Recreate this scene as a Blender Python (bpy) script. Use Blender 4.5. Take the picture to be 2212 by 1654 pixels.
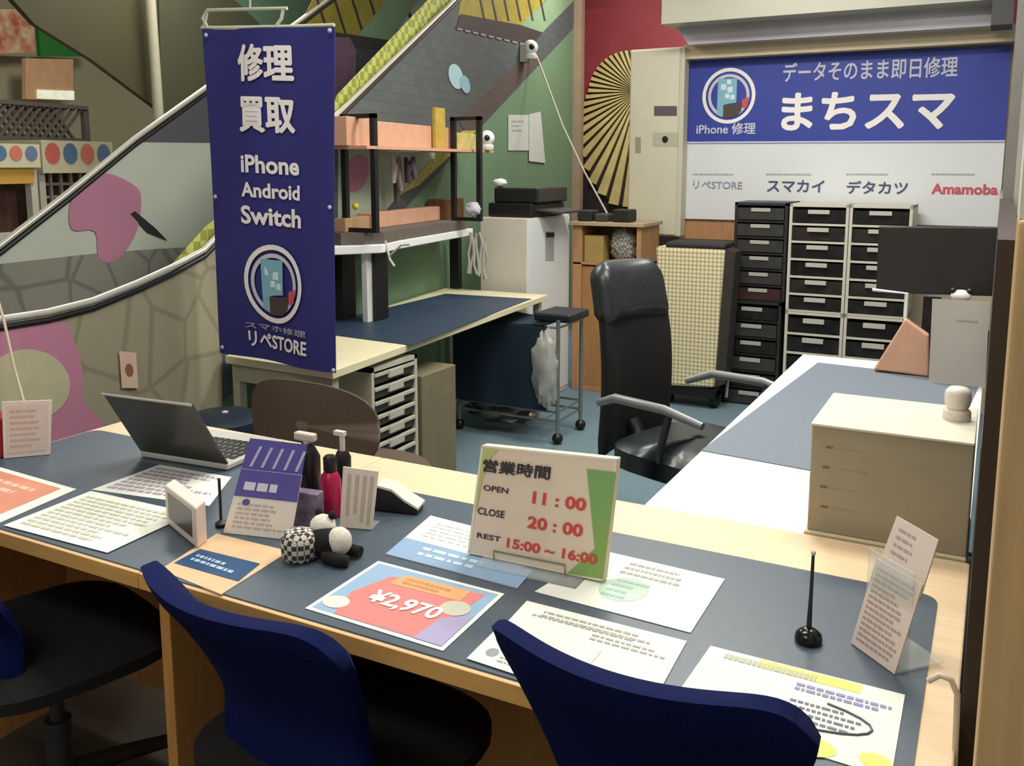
import bpy, bmesh, math, random
from mathutils import Vector as V, noise as NZ
random.seed(7)
D = bpy.data
for o in list(D.objects): D.objects.remove(o)
scn = bpy.context.scene
COL = scn.collection

# ---------------------------------------------------------------- camera, world, lights, exposure
F, PX, PY = 1974.7, 1106.0, 652.4
YAW, PIT, HC = math.radians(27.917), math.radians(8.468), 1.45
cam = D.cameras.new('camera'); cam.sensor_width = 36; cam.lens = 36*F/2212
cam.shift_y = -(827-PY)/2212; cam.clip_start = .05
co = D.objects.new('camera', cam); COL.objects.link(co)
co.location = (0, 0, HC); co.rotation_euler = (math.pi/2-PIT, 0, YAW)
scn.camera = co
scn.view_settings.view_transform = 'Standard'; scn.view_settings.look = 'None'
scn.view_settings.exposure = 0.0; scn.view_settings.gamma = 1.0; scn.view_settings.use_curve_mapping = False
wd = D.worlds.new('world'); scn.world = wd; wd.use_nodes = True
wd.node_tree.nodes['Background'].inputs[0].default_value = (1.0, .97, .9, 1)
wd.node_tree.nodes['Background'].inputs[1].default_value = .33
def lamp(x, y, z, sx, sy, power, col=(1, .96, .88)):
    l = D.lights.new('ceiling_or_fill_lamp', 'AREA'); l.shape = 'RECTANGLE'; l.size = sx; l.size_y = sy
    l.energy = power; l.color = col
    o = D.objects.new('ceiling_or_fill_lamp', l); COL.objects.link(o); o.location = (x, y, z)
lamp(-.3, 2.7, 2.95, 1.2, .5, 46)
lamp(-1.3, 1.5, 2.95, 1.2, .5, 28)
lamp(-1.2, 4.1, 2.95, 1.2, .5, 58)
lamp(-2.2, 6.6, 3.3, 1.2, .5, 50)
lamp(-4.6, 4.5, 3.6, 1.6, .8, 85)
lamp(-1.1, -.7, 2.95, 1.2, .5, 30)  # added fill behind the camera, brightens banner, sign and boards

# ---------------------------------------------------------------- sight lines: photo pixel -> point on a real plane
cY, sY, cP, sP = math.cos(YAW), math.sin(YAW), math.cos(PIT), math.sin(PIT)
CX = V((cY, sY, 0)); FL = V((-sY, cY, 0)); UP = V((0, 0, 1))
CD = -(UP*cP+FL*sP); CF = FL*cP-UP*sP
EYE = V((0, 0, HC))
def ray(x, y): return CX*((x-PX)/F)+CD*((y-PY)/F)+CF
def pz(x, y, z): d = ray(x, y); return EYE+d*((z-HC)/d.z)
def pY(x, y, Y): d = ray(x, y); return EYE+d*(Y/d.y)
def pX(x, y, X): d = ray(x, y); return EYE+d*(X/d.x)
def ppl(x, y, P0, N): d = ray(x, y); return EYE+d*((P0-EYE).dot(N)/d.dot(N))
WD = V((-.30, 2.15, 0)).normalized(); WN = V((WD.y, -WD.x, 0)); W0 = V((-2.65, 2.55, 0))   # green wall / escalator line
def pw(x, y, off=0.0): return ppl(x, y, W0+WN*off, WN)
def wpt(u, z, off=0.0): return W0+WD*u+WN*off+UP*z
def wu(P): return (P-W0).dot(WD)

# ---------------------------------------------------------------- materials
def lin(h):
    if isinstance(h, str): h = tuple(int(h[i:i+2], 16) for i in (0, 2, 4))
    r = []
    for c in h:
        c /= 255; r.append(c/12.92 if c <= .04045 else ((c+.055)/1.055)**2.4)
    return (*r, 1)
MATS = {}
def mat(name, col, rough=.6, metal=0.0, var=.10, scale=18, bump=0.0, stretch=(1, 1, 1), kind=None, col2=None, emit=0, alpha=1.0, spec=.5):
    if name in MATS: return MATS[name]
    m = D.materials.new(name); m.use_nodes = True; nt = m.node_tree; N = nt.nodes; b = N['Principled BSDF']
    b.inputs['Roughness'].default_value = rough; b.inputs['Metallic'].default_value = metal
    b.inputs['Specular IOR Level'].default_value = spec
    tc = N.new('ShaderNodeTexCoord'); mp = N.new('ShaderNodeMapping'); mp.inputs['Scale'].default_value = stretch
    nt.links.new(tc.outputs['Object'], mp.inputs[0])
    c = lin(col); c2 = lin(col2) if col2 else tuple(max(0, x*(1-2*var)) for x in c[:3])+(1,)
    if kind == 'voronoi':
        t = N.new('ShaderNodeTexVoronoi'); t.feature = 'DISTANCE_TO_EDGE'; t.inputs['Scale'].default_value = scale
        rp = N.new('ShaderNodeValToRGB'); rp.color_ramp.elements[0].position = .02; rp.color_ramp.elements[1].position = .06
        rp.color_ramp.elements[0].color = c2; rp.color_ramp.elements[1].color = c
        nt.links.new(mp.outputs[0], t.inputs['Vector']); nt.links.new(t.outputs['Distance'], rp.inputs[0]); src = rp.outputs[0]
    elif kind == 'brick':
        sx = N.new('ShaderNodeSeparateXYZ'); cx = N.new('ShaderNodeCombineXYZ'); nt.links.new(mp.outputs[0], sx.inputs[0])
        nt.links.new(sx.outputs[1], cx.inputs[0]); nt.links.new(sx.outputs[2], cx.inputs[1]); nt.links.new(sx.outputs[0], cx.inputs[2])
        t = N.new('ShaderNodeTexBrick'); t.inputs['Scale'].default_value = scale
        t.inputs['Color1'].default_value = c; t.inputs['Color2'].default_value = tuple(x*.85 for x in c[:3])+(1,); t.inputs['Mortar'].default_value = c2
        t.inputs['Mortar Size'].default_value = .012
        nt.links.new(cx.outputs[0], t.inputs['Vector']); src = t.outputs['Color']
    elif kind == 'checker':
        t = N.new('ShaderNodeTexChecker'); t.inputs['Scale'].default_value = scale
        t.inputs['Color1'].default_value = c; t.inputs['Color2'].default_value = c2
        nt.links.new(mp.outputs[0], t.inputs['Vector']); src = t.outputs['Color']
    elif kind == 'plaid':
        def wave(d):
            w = N.new('ShaderNodeTexWave'); w.bands_direction = d; w.inputs['Scale'].default_value = scale
            nt.links.new(mp.outputs[0], w.inputs['Vector'])
            r = N.new('ShaderNodeValToRGB'); r.color_ramp.elements[0].position = .12; r.color_ramp.elements[1].position = .4
            r.color_ramp.elements[0].color = (.66, .61, .48, 1); r.color_ramp.elements[1].color = (1, 1, 1, 1)
            nt.links.new(w.outputs['Fac'], r.inputs[0]); return r.outputs[0]
        a, e = wave('X'), wave('Z')
        mx = N.new('ShaderNodeMix'); mx.data_type = 'RGBA'; mx.blend_type = 'MULTIPLY'; mx.inputs[0].default_value = 1
        nt.links.new(a, mx.inputs[6]); nt.links.new(e, mx.inputs[7])
        m2 = N.new('ShaderNodeMix'); m2.data_type = 'RGBA'; m2.blend_type = 'MULTIPLY'; m2.inputs[0].default_value = 1
        m2.inputs[6].default_value = c; nt.links.new(mx.outputs[2], m2.inputs[7]); src = m2.outputs[2]
    else:
        t = N.new('ShaderNodeTexNoise'); t.inputs['Scale'].default_value = scale; t.inputs['Detail'].default_value = 4
        rp = N.new('ShaderNodeValToRGB'); rp.color_ramp.elements[0].position = .3; rp.color_ramp.elements[1].position = .7
        rp.color_ramp.elements[0].color = c2; rp.color_ramp.elements[1].color = c
        nt.links.new(mp.outputs[0], t.inputs['Vector']); nt.links.new(t.outputs['Fac'], rp.inputs[0]); src = rp.outputs[0]
        if bump:
            bp = N.new('ShaderNodeBump'); bp.inputs['Strength'].default_value = bump; bp.inputs['Distance'].default_value = .004
            nt.links.new(t.outputs['Fac'], bp.inputs['Height']); nt.links.new(bp.outputs[0], b.inputs['Normal'])
    nt.links.new(src, b.inputs['Base Color'])
    if emit:
        nt.links.new(src, b.inputs['Emission Color']); b.inputs['Emission Strength'].default_value = emit
    if alpha < 1: b.inputs['Alpha'].default_value = alpha
    MATS[name] = m; return m
P = lambda hexc, rough=.6, **k: mat('paint_%s_%d%s' % (hexc, rough*100, ''.join(sorted(k))), hexc, rough, var=k.pop('var', .03), **k)
WOOD = mat('maple_wood', 'ebcfa8', .45, var=.05, scale=9, stretch=(.6, 9, 9))
WOODE = mat('maple_edge', 'd9a860', .5, var=.07, scale=9, stretch=(.6, 9, 9))
WOODP = mat('maple_panel', 'c08a4a', .5, var=.08, scale=9, stretch=(9, 9, .7))
PALEW = mat('pale_birch', 'e6deb8', .5, var=.04, scale=9, stretch=(9, .6, 9))
OAK = mat('oak_post', 'd2ae78', .5, var=.12, scale=7, stretch=(9, 9, .6))
ORNG = mat('orange_wood', 'b98a5e', .5, var=.1, scale=8, stretch=(9, 9, .7))
MAT_ = mat('slate_desk_mat', '495763', .40, var=.05, scale=60)
NAVYM = mat('navy_desk_mat', '24384f', .5, var=.08, scale=40)
GREYM = mat('grey_desk_mat', '6d7884', .6, var=.06, scale=80)
CARPET = mat('blue_grey_carpet', '6f8792', .95, var=.12, scale=90, bump=.3)
NAVYF = mat('navy_fabric', '0a164a', .9, spec=.15, var=.10, scale=160, bump=.25)
BLACKF = mat('black_fabric', '0e0e10', .9, var=.2, scale=120, bump=.2)
LEATH = mat('black_leather', '2a3032', .34, var=.12, scale=60, bump=.15)
BROWNF = mat('taupe_fabric', '62564b', .95, spec=.1, var=.06, scale=150, bump=.2)
BLK = mat('black_plastic', '141414', .45, var=.1)
DGREY = mat('dark_grey_plastic', '3a3a3a', .5, var=.1)
WHT = mat('white_plastic', 'e6e6e0', .45, var=.02)
WLAM = mat('white_laminate', 'eff0ee', .4, var=.01)
CHROME = mat('brushed_steel', 'c9c6b8', .3, metal=.3, var=.05)
ALU = mat('aluminium', '9a9994', .4, metal=.5, var=.05)
BEIGE = mat('beige_steel', 'c8c4ae', .5, var=.02)
CABT = mat('putty_steel', 'a79c82', .5, var=.03)
PAPER = mat('white_paper', 'e8ebe0', .8, var=.015, scale=30)
PINKP = mat('warm_paper', 'dccbc0', .8, var=.03, scale=30)
CREAM = mat('cream_board', 'ead8c0', .7, var=.02)
BLUE = mat('banner_blue', '2c2b76', .6, var=.06, scale=4)
SIGNB = mat('sign_blue', '2f3f9c', .55, var=.06, scale=3)
INKW = mat('white_ink', 'f0ebe8', .6, var=.02)
GREEN = mat('green_wall', '6f8e6e', .7, var=.05, scale=2)
STONE = mat('stone_mural', '949078', .6, kind='voronoi', scale=4.6, col2='827e69')
STONEG = mat('grey_stone_mural', '88867c', .5, kind='voronoi', scale=4.5, col2='6f6e68')
BRICKM = mat('dark_brick_mural', '565f60', .55, kind='brick', scale=4.5, col2='475050', stretch=(1, 1, 1))
DRAWER = mat('smoked_drawer', '23221f', .35, var=.4, scale=14)
PLAID = mat('plaid_cloth', 'e2dab8', .9, kind='plaid', scale=13)
KRAFT = mat('kraft_paper', 'dfbd94', .75, var=.04)
SALMON = mat('salmon_card', 'd0a184', .75, var=.05)
CLEAR = mat('clear_acrylic', 'd8e0dc', .1, alpha=.25, var=.01)

# ---------------------------------------------------------------- mesh builder
OFF = {}
class MB:
    def __init__(s): s.v = []; s.f = []
    def add(s, vs, fs):
        n = len(s.v); s.v += [V(a) for a in vs]; s.f += [[i+n for i in f] for f in fs]; return s
    def prism(s, pts, d):
        n = len(pts); d = V(d); pts = [V(p) for p in pts]
        fs = [list(range(n))[::-1], list(range(n, 2*n))]+[[i, (i+1) % n, (i+1) % n+n, i+n] for i in range(n)]
        return s.add(pts+[p+d for p in pts], fs)
    def box(s, x0, x1, y0, y1, z0, z1): return s.prism([(x0, y0, z0), (x1, y0, z0), (x1, y1, z0), (x0, y1, z0)], (0, 0, z1-z0))
    def obox(s, c, ax, ay, h):     # centre of base, half axis vectors, height
        c, ax, ay = V(c), V(ax), V(ay)
        return s.prism([c-ax-ay, c+ax-ay, c+ax+ay, c-ax+ay], (0, 0, h))
    def quad(s, a, b, c, d): return s.add([a, b, c, d], [[0, 1, 2, 3]])
    def poly(s, pts): return s.add(pts, [list(range(len(pts)))])
    def tube(s, path, r, n=8):
        path = [V(p) for p in path]; rs = r if isinstance(r, (list, tuple)) else [r]*len(path)
        vs = []; up = None
        for i, p in enumerate(path):
            t = (path[min(i+1, len(path)-1)]-path[max(i-1, 0)]).normalized()
            if up is None: up = t.orthogonal().normalized()
            up = (up-t*up.dot(t)); up = up.normalized() if up.length > 1e-6 else t.orthogonal().normalized()
            sd = t.cross(up)
            vs += [p+(up*math.cos(2*math.pi*k/n)+sd*math.sin(2*math.pi*k/n))*rs[i] for k in range(n)]
        fs = [[i*n+k, i*n+(k+1) % n, (i+1)*n+(k+1) % n, (i+1)*n+k] for i in range(len(path)-1) for k in range(n)]
        fs += [list(range(n))[::-1], list(range((len(path)-1)*n, len(path)*n))]
        return s.add(vs, fs)
    def lathe(s, prof, c, n=24):
        c = V(c); vs = []
        for r, z in prof: vs += [c+V((r*math.cos(2*math.pi*k/n), r*math.sin(2*math.pi*k/n), z)) for k in range(n)]
        m = len(prof)
        fs = [[i*n+k, i*n+(k+1) % n, (i+1)*n+(k+1) % n, (i+1)*n+k] for i in range(m-1) for k in range(n)]
        fs += [list(range(n))[::-1], list(range((m-1)*n, m*n))]
        return s.add(vs, fs)
    def ball(s, c, r, n=14, m=10, rough=0, sc=6, seed=0):
        c = V(c); r = V((r, r, r)) if not hasattr(r, '__len__') else V(r); vs = []
        for i in range(m+1):
            a = math.pi*i/m
            for k in range(n):
                b = 2*math.pi*k/n; d = V((math.sin(a)*math.cos(b), math.sin(a)*math.sin(b), math.cos(a)))
                q = 1+(rough*NZ.noise(d*sc*.4+V((seed, seed*1.7, 0))) if rough else 0)
                vs.append(c+V((d.x*r.x, d.y*r.y, d.z*r.z))*q)
        fs = [[i*n+k, (i+1)*n+k, (i+1)*n+(k+1) % n, i*n+(k+1) % n] for i in range(m) for k in range(n)]
        return s.add(vs, fs)
    def grid(s, fn, nu, nv, thick=None):      # fn(u,v)->point ; thick fn(u,v)->offset vector
        A = [[V(fn(i/nu, j/nv)) for i in range(nu+1)] for j in range(nv+1)]
        vs = [p for row in A for p in row]; w = nu+1
        fs = [[j*w+i, j*w+i+1, (j+1)*w+i+1, (j+1)*w+i] for j in range(nv) for i in range(nu)]
        if thick:
            n = len(vs); vs += [A[j][i]+V(thick(i/nu, j/nv)) for j in range(nv+1) for i in range(nu+1)]
            fs += [[n+x for x in f[::-1]] for f in fs[:]]
            for i in range(nu):
                fs.append([i, n+i, n+i+1, i+1]); q = nv*w; fs.append([q+i, q+i+1, n+q+i+1, n+q+i])
            for j in range(nv):
                a, b = j*w, (j+1)*w; fs.append([a, b, n+b, n+a]); a += nu; b += nu; fs.append([a, n+a, n+b, b])
        return s.add(vs, fs)
    def build(s, name, m, parent=None, smooth=False, bevel=0, origin=None, label=None, sub=0):
        off = OFF.get(parent.name, V((0, 0, 0))) if parent else (V(origin) if origin is not None else V((0, 0, 0)))
        me = D.meshes.new(name); me.from_pydata([tuple(v-off) for v in s.v], [], s.f)
        bm = bmesh.new(); bm.from_mesh(me)
        bmesh.ops.remove_doubles(bm, verts=bm.verts, dist=1e-6)
        bmesh.ops.recalc_face_normals(bm, faces=bm.faces); bm.to_mesh(me); bm.free()
        me.materials.append(m)
        if smooth:
            me.polygons.foreach_set('use_smooth', [True]*len(me.polygons))
            try: me.set_sharp_from_angle(angle=math.radians(50))
            except Exception: pass
        o = D.objects.new(name, me); COL.objects.link(o); OFF[o.name] = off
        if parent: o.parent = parent
        else: o.location = off
        if bevel:
            b = o.modifiers.new('bevel', 'BEVEL'); b.width = bevel; b.segments = 2; b.limit_method = 'ANGLE'
        if sub:
            b = o.modifiers.new('sub', 'SUBSURF'); b.levels = sub; b.render_levels = sub
        if label: o['label'] = label
        return o
def tag(o, label, cat, group=None, kind=None):
    o['label'] = label; o['category'] = cat
    if group: o['group'] = group
    if kind: o['kind'] = kind
    return o
def thing(name, label, cat, loc=(0, 0, 0), group=None):
    o = D.objects.new(name, None); COL.objects.link(o); o.location = loc; OFF[o.name] = V(loc); o.empty_display_size = .05
    return tag(o, label, cat, group)
def struct(o): o['kind'] = 'structure'; return o
def dup(o, loc=None, rz=None, label=None, parent=None, children={}):
    c = o.copy(); COL.objects.link(c)
    if parent: c.parent = parent
    if loc is not None: c.location = loc
    if rz is not None: c.rotation_euler = (0, 0, rz)
    if label: c['label'] = label
    for ch in [x for x in KIDS.get(o.name, [])]: dup(ch, parent=c)
    return c
KIDS = {}
def index_kids():
    KIDS.clear()
    for o in D.objects:
        if o.parent: KIDS.setdefault(o.parent.name, []).append(o)

# ---------------------------------------------------------------- text
TCACHE = {}
def text_mesh(s, bold):
    if (s, bold) in TCACHE: return TCACHE[(s, bold)]
    c = D.curves.new('lettering_curve', 'FONT'); c.body = s; c.size = 1; cjk = any(ord(ch) > 0x2e00 for ch in s); c.offset = 0 if cjk else bold; c.resolution_u = 3
    o = D.objects.new('lettering_curve', c); COL.objects.link(o)
    bpy.context.view_layer.update()
    me = o.evaluated_get(bpy.context.evaluated_depsgraph_get()).to_mesh()
    vs = [v.co.copy() for v in me.vertices]; fs = [list(p.vertices) for p in me.polygons]
    o.to_mesh_clear(); D.objects.remove(o); D.curves.remove(c)
    if cjk and bold:
        b = bold*.62; n = len(vs); bv = vs; bf_ = fs; vs = []; fs = []
        for i, (dx, dy) in enumerate(((0, 0), (b, 0), (-b, 0), (0, b), (0, -b), (b*.7, b*.7), (-b*.7, b*.7), (b*.7, -b*.7), (-b*.7, -b*.7))):
            vs += [v+V((dx, dy, i)) for v in bv]; fs += [[k+i*n for k in f] for f in bf_]
    if vs:
        x0, x1 = min(v.x for v in vs), max(v.x for v in vs); y0, y1 = min(v.y for v in vs), max(v.y for v in vs)
        vs = [((v.x-x0)/(x1-x0), 1-(v.y-y0)/(y1-y0), v.z*.00012) for v in vs]
    TCACHE[(s, bold)] = (vs, fs); return vs, fs

# ---------------------------------------------------------------- printed quads
class Q:
    def __init__(s, TL, TR, BR, BL):
        s.c = [V(p) for p in (TL, TR, BR, BL)]
        n = (s.c[1]-s.c[0]).cross(s.c[3]-s.c[0]).normalized()
        mid = sum(s.c, V((0, 0, 0)))/4
        s.n = n if n.dot(EYE-mid) > 0 else -n
        s.base = s.c[3]
    def P(s, u, v, l=0.0):
        a, b, c, d = s.c
        return (a*(1-u)+b*u)*(1-v)+(d*(1-u)+c*u)*v+s.n*l
    def slab(s, mb, t): return mb.prism(s.c, -s.n*t)
    def rect(s, mb, u0, v0, u1, v1, l=.0006): return mb.quad(*[s.P(u, v, l) for u, v in ((u0, v0), (u1, v0), (u1, v1), (u0, v1))])
    def pol(s, mb, pts, l=.0006): return mb.poly([s.P(u, v, l) for u, v in pts])
    def ell(s, mb, u, v, ru, rv, l=.0006, n=28): return mb.poly([s.P(u+ru*math.cos(2*math.pi*k/n), v+rv*math.sin(2*math.pi*k/n), l) for k in range(n)])
    def ring(s, mb, u, v, ru, rv, w, l=.0006, n=36):
        pts = [[s.P(u+ru*q*math.cos(2*math.pi*k/n), v+rv*q*math.sin(2*math.pi*k/n), l) for k in range(n)] for q in (1, 1-w)]
        return mb.add(pts[0]+pts[1], [[k, (k+1) % n, (k+1) % n+n, k+n] for k in range(n)])
    def uv(s, x, y):               # photo pixel on this plane -> u,v
        p = ppl(x, y, s.c[0], s.n); u, v = .5, .5
        for _ in range(30):
            e = p-s.P(u, v); du = s.P(u+.01, v)-s.P(u-.01, v); dv = s.P(u, v+.01)-s.P(u, v-.01); du /= .02; dv /= .02
            a, b, c = du.dot(du), du.dot(dv), dv.dot(dv); k = a*c-b*b
            x1, y1 = e.dot(du), e.dot(dv); u += (c*x1-b*y1)/k; v += (a*y1-b*x1)/k
        return u, v
    def text(s, txt, rect, m, parent, bold=.02, l=.001, label=None, name='lettering'):
        vs, fs = text_mesh(txt, bold); u0, v0, u1, v1 = rect
        return MB().add([s.P(u0+(u1-u0)*x, v0+(v1-v0)*y, l+k) for x, y, k in vs], fs).build(name, m, parent, label=label)
    def lines(s, rect, n, m, parent, fill=.55, dens=10, l=.0008, name='printed_text'):
        u0, v0, u1, v1 = rect; mb = MB(); h = (v1-v0)/n
        for i in range(n):
            u = u0; end = u0+(u1-u0)*random.uniform(.6, 1)
            while u < end-.005:
                w = (u1-u0)/dens*random.uniform(.3, 1); e = min(u+w, end)
                s.rect(mb, u, v0+h*i+h*(1-fill)/2, e, v0+h*i+h*(1+fill)/2, l); u = e+(u1-u0)/dens*.18
        return mb.build(name, m, parent)
def flat(px, z): return Q(*[pz(x, y, z) for x, y in px])
def onY(px, Y): return Q(*[pY(x, y, Y) for x, y in px])
def stand(px, z, lean=0.0):        # quad standing on height z, leaning back by lean (rad)
    TL, TR, BR, BL = px; bl, br = pz(*BL, z), pz(*BR, z)
    e = (br-bl).normalized(); back = UP.cross(e); up = UP*math.cos(lean)+back*math.sin(lean); n = e.cross(up)
    return Q(ppl(*TL, bl, n), ppl(*TR, bl, n), br, bl)
def sheet(name, label, cat, q, m, t=.001, group=None, bevel=0):
    o = q.slab(MB(), t).build(name, m, origin=q.c[3], bevel=bevel)
    return tag(o, label, cat, group)

exec_parts = None
# ================================================================ SETTING
TZ = .72; MZ = TZ+.003; PZ = MZ+.0016
struct(MB().box(-9, 3, -2, 12, -.05, 0).build('floor', CARPET))
struct(MB().box(-9, 3, -2, 1.78, 0, .002).build('floor_2', mat('dark_mall_floor', '4a4438', .6, var=.2, scale=6)))
# --- green wall and escalator mural along the left
hand_px = [(-260, 702), (-120, 700), (0, 690), (100, 675), (200, 650), (300, 610), (370, 578), (440, 540), (735, 240)]
hand = [pw(*p) for p in hand_px]
sl = (hand[-1].z-hand[-2].z)/(wu(hand[-1])-wu(hand[-2]))
uh = wu(hand[-1]); hand.append(wpt(3.6, hand[-1].z+sl*.96*(3.6-uh)))
UE = 4.93
def low_z(u): return pw(1010, 290).z+(u-wu(pw(1010, 290)))*(pw(1160, 140).z-pw(1010, 290).z)/(wu(pw(1160, 140))-wu(pw(1010, 290)))
u_low0 = wu(hand[0])
u_hit = wu(pw(1010, 290))-pw(1010, 290).z/((pw(1160, 140).z-pw(1010, 290).z)/(wu(pw(1160, 140))-wu(pw(1010, 290))))
u_hit = max(u_hit, u_low0+.1)
pts = [wpt(u_hit, 0), wpt(UE, 0), wpt(UE, 4.2), wpt(UE-.2, low_z(UE-.2)+.6), wpt(UE-.6, low_z(UE-.6))]
wl = MB().prism([wpt(u_hit, 0), wpt(UE, 0), wpt(UE, low_z(UE))], WN*-.08)
struct(wl.build('wall_left', GREEN))
esc = thing('escalator', 'escalator rising to the right with mural panels and steel handrail behind the hanging banner', 'escalator', wpt(0, 0, -.5))
pan = [wpt(u_low0, 0), wpt(u_hit, 0), wpt(UE, low_z(UE)), wpt(UE, hand[-1].z+sl*(UE-3.6))]+[h-UP*.03 for h in hand[::-1]]
npan = MB().prism(pan, WN*-.05).build('balustrade_panel', BRICKM, esc, label='near side panel with dark brick mural')
MB().tube(hand, .012, 10).build('handrail', CHROME, esc, smooth=True, label='near steel handrail')
MB().tube([h-UP*.024+WN*.002 for h in hand], .010, 8).build('rail_seal', BLK, esc, smooth=True)
def soft(px, k=4):
    n = len(px); out = []
    for i in range(n):
        p0, p1, p2, p3 = px[i-1], px[i], px[(i+1) % n], px[(i+2) % n]
        for j in range(k):
            t = j/k; out.append(tuple(.5*((2*p1[c])+(-p0[c]+p2[c])*t+(2*p0[c]-5*p1[c]+4*p2[c]-p3[c])*t*t+(-p0[c]+3*p1[c]-3*p2[c]+p3[c])*t**3) for c in (0, 1)))
    return out
def wpatch(name, px, m, off=.002, par=npan, label=None, n=None, t=.001):
    q = [pw(x, y, off) for x, y in px]
    return MB().prism(q, WN*-t).build(name, m, par, label=label)
def ellpx(cx, cy, rx, ry, n=22, rot=0):
    return [(cx+rx*math.cos(a)*math.cos(rot)-ry*math.sin(a)*math.sin(rot), cy+rx*math.cos(a)*math.sin(rot)+ry*math.sin(a)*math.cos(rot)) for a in [2*math.pi*k/n for k in range(n)]]
wpatch('mural_patch', [(-200, 706), (0, 700), (100, 686), (200, 662), (300, 623), (370, 592), (440, 555), (480, 522), (480, 1000), (-200, 1200)], STONE, .003, label='olive stone wall mural')
PINK = mat('pink_mural', 'b87c96', .6, var=.05, scale=4)
wpatch('mural_patch', soft([(-200, 730), (0, 712), (130, 694), (160, 735), (178, 800), (182, 868), (215, 905), (235, 960), (100, 1010), (-200, 1150)]), PINK, .005, label='plain pink mural area')
wpatch('mural_patch', ellpx(60, 832, 92, 78), mat('pale_mural', 'b9b595', .6, var=.04), .007, label='pale round mural area')
YEL = mat('yellow_mural', 'a79a3a', .55, var=.12, scale=12)
LGRN = mat('light_green_mural', '86a583', .55, var=.05, scale=4)
DKB = mat('dark_mural', '3d3a38', .6, var=.08)
wpatch('mural_patch', [(1000, -40), (1240, -60), (1180, 0), (1125, 55), (990, 34)], YEL, .002, label='yellow plank mural')
for k in range(6):
    x = 1046+k*26
    wpatch('mural_patch', [(x-18, -40), (x-14, -40), (x+3, 45), (x-1, 45)], DKB, .004)
wpatch('mural_patch', [(1182, 0), (1230, -50), (1290, -50), (1170, 72), (1122, 56)], LGRN, .003, label='light green stripe mural')
wpatch('mural_patch', [(995, 30), (1125, 54), (1172, 70), (1150, 98), (1060, 80), (985, 62)], DKB, .004, label='dark band mural')
for k in range(9):
    x, y = 988+k*17, 60+k*4
    wpatch('mural_patch', [(x, y), (x+11, y+2.5), (x+11, y+6.5), (x, y+4)], P('9a9590'), .006)
wpatch('mural_patch', ellpx(985, 165, 15, 28, rot=-.25), P('a8ccd2'), .004, label='pale blue oval in mural')
wpatch('mural_patch', ellpx(1005, 182, 10, 20, rot=-.25), P('8fb6c6'), .006)
wpatch('mural_patch', [(1172, 128), (1145, 112), (990, 262), (1010, 292)], mat('brown_band', '5b524b', .6, var=.06), .003, label='brown band along the lower edge')
MINT = mat('mint_mural', 'a9b8a6', .5, var=.04, scale=3)
wpatch('mural_patch', [(730, 300), (985, 300), (985, 312), (845, 440), (800, 500), (730, 520)], MINT, .003, label='pale mint mural area')
wpatch('mural_patch', [(868, 418), (898, 380), (1000, 282), (1030, 282), (905, 400)], mat('bright_yellow_mural', 'c8bc4a', .5, kind='checker', scale=28, col2='aab06a'), .006, label='yellow chequered strip mural')
wpatch('mural_patch', ellpx(770, 375, 26, 42, rot=.3), PINK, .005)
# green upper piece right of the balustrade
# --- far balustrade
FO = -1.0
fh_px = [(-160, 640), (0, 530), (145, 418), (290, 300), (430, 200), (640, 50), (760, -40)]
fh = [pw(x, y, FO) for x, y in fh_px]
fpan = [wpt(wu(fh[0]), 0, FO)]+[wpt(5.5, 0, FO), wpt(5.5, fh[-1].z+(5.5-wu(fh[-1]))*.56, FO)]+[h-UP*.02 for h in fh[::-1]]
PALEM = mat('pale_grey_mural', 'c0c6b8', .45, var=.04, scale=3)
fp = MB().prism(fpan, WN*-.04).build('balustrade_panel', PALEM, esc, label='far side panel with pale mural')
MB().tube(fh, .014, 10).build('handrail', CHROME, esc, smooth=True, label='far steel handrail')
MB().tube([h-UP*.03 for h in fh], .012, 8).build('rail_seal', BLK, esc, smooth=True)
wpatch('mural_patch', [(-100, 575), (0, 570), (200, 548), (330, 538), (470, 530), (470, 720), (-100, 760)], STONEG, FO+.004, fp, label='grey stone wall mural')
wpatch('mural_patch', [(305, 306), (430, 216), (470, 190), (470, 308)], P('56545a'), FO+.004, fp, label='dark brick mural corner')
wpatch('mural_patch', soft([(155, 430), (200, 385), (235, 375), (290, 400), (305, 430), (295, 500), (255, 560), (215, 560), (205, 500), (155, 495)]), PINK, FO+.005, fp, label='plain pink mural area')
wpatch('mural_patch', [(282, 462), (292, 456), (335, 492), (362, 520), (318, 502)], P('22242a'), FO+.006, fp, label='black brush stroke')
wpatch('mural_patch', [(690, -30), (920, -30), (860, 60), (800, 80), (640, 70)], YEL, FO+.004, fp, label='yellow plank mural')
for k in range(6):
    x = 705+k*38
    wpatch('mural_patch', [(x-28, -20), (x-23, -20), (x+6, 72), (x+1, 72)], DKB, FO+.006, fp)
wpatch('mural_patch', [(925, -30), (860, -30), (770, 80), (840, 92)], LGRN, FO+.008, fp, label='light green stripe mural')
wpatch('mural_patch', [(700, 66), (850, 88), (830, 106), (700, 100)], DKB, FO+.009, fp)
wpatch('mural_patch', [(700, 98), (835, 104), (700, 260)], mat('slate_mural', '434c4c', .6, var=.08), FO+.006, fp)
wpatch('mural_patch', [(715, 80), (755, 80), (770, 110), (768, 160), (715, 230)], mat('mauve_mural', '82627a', .6, var=.08), FO+.010, fp)
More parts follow.
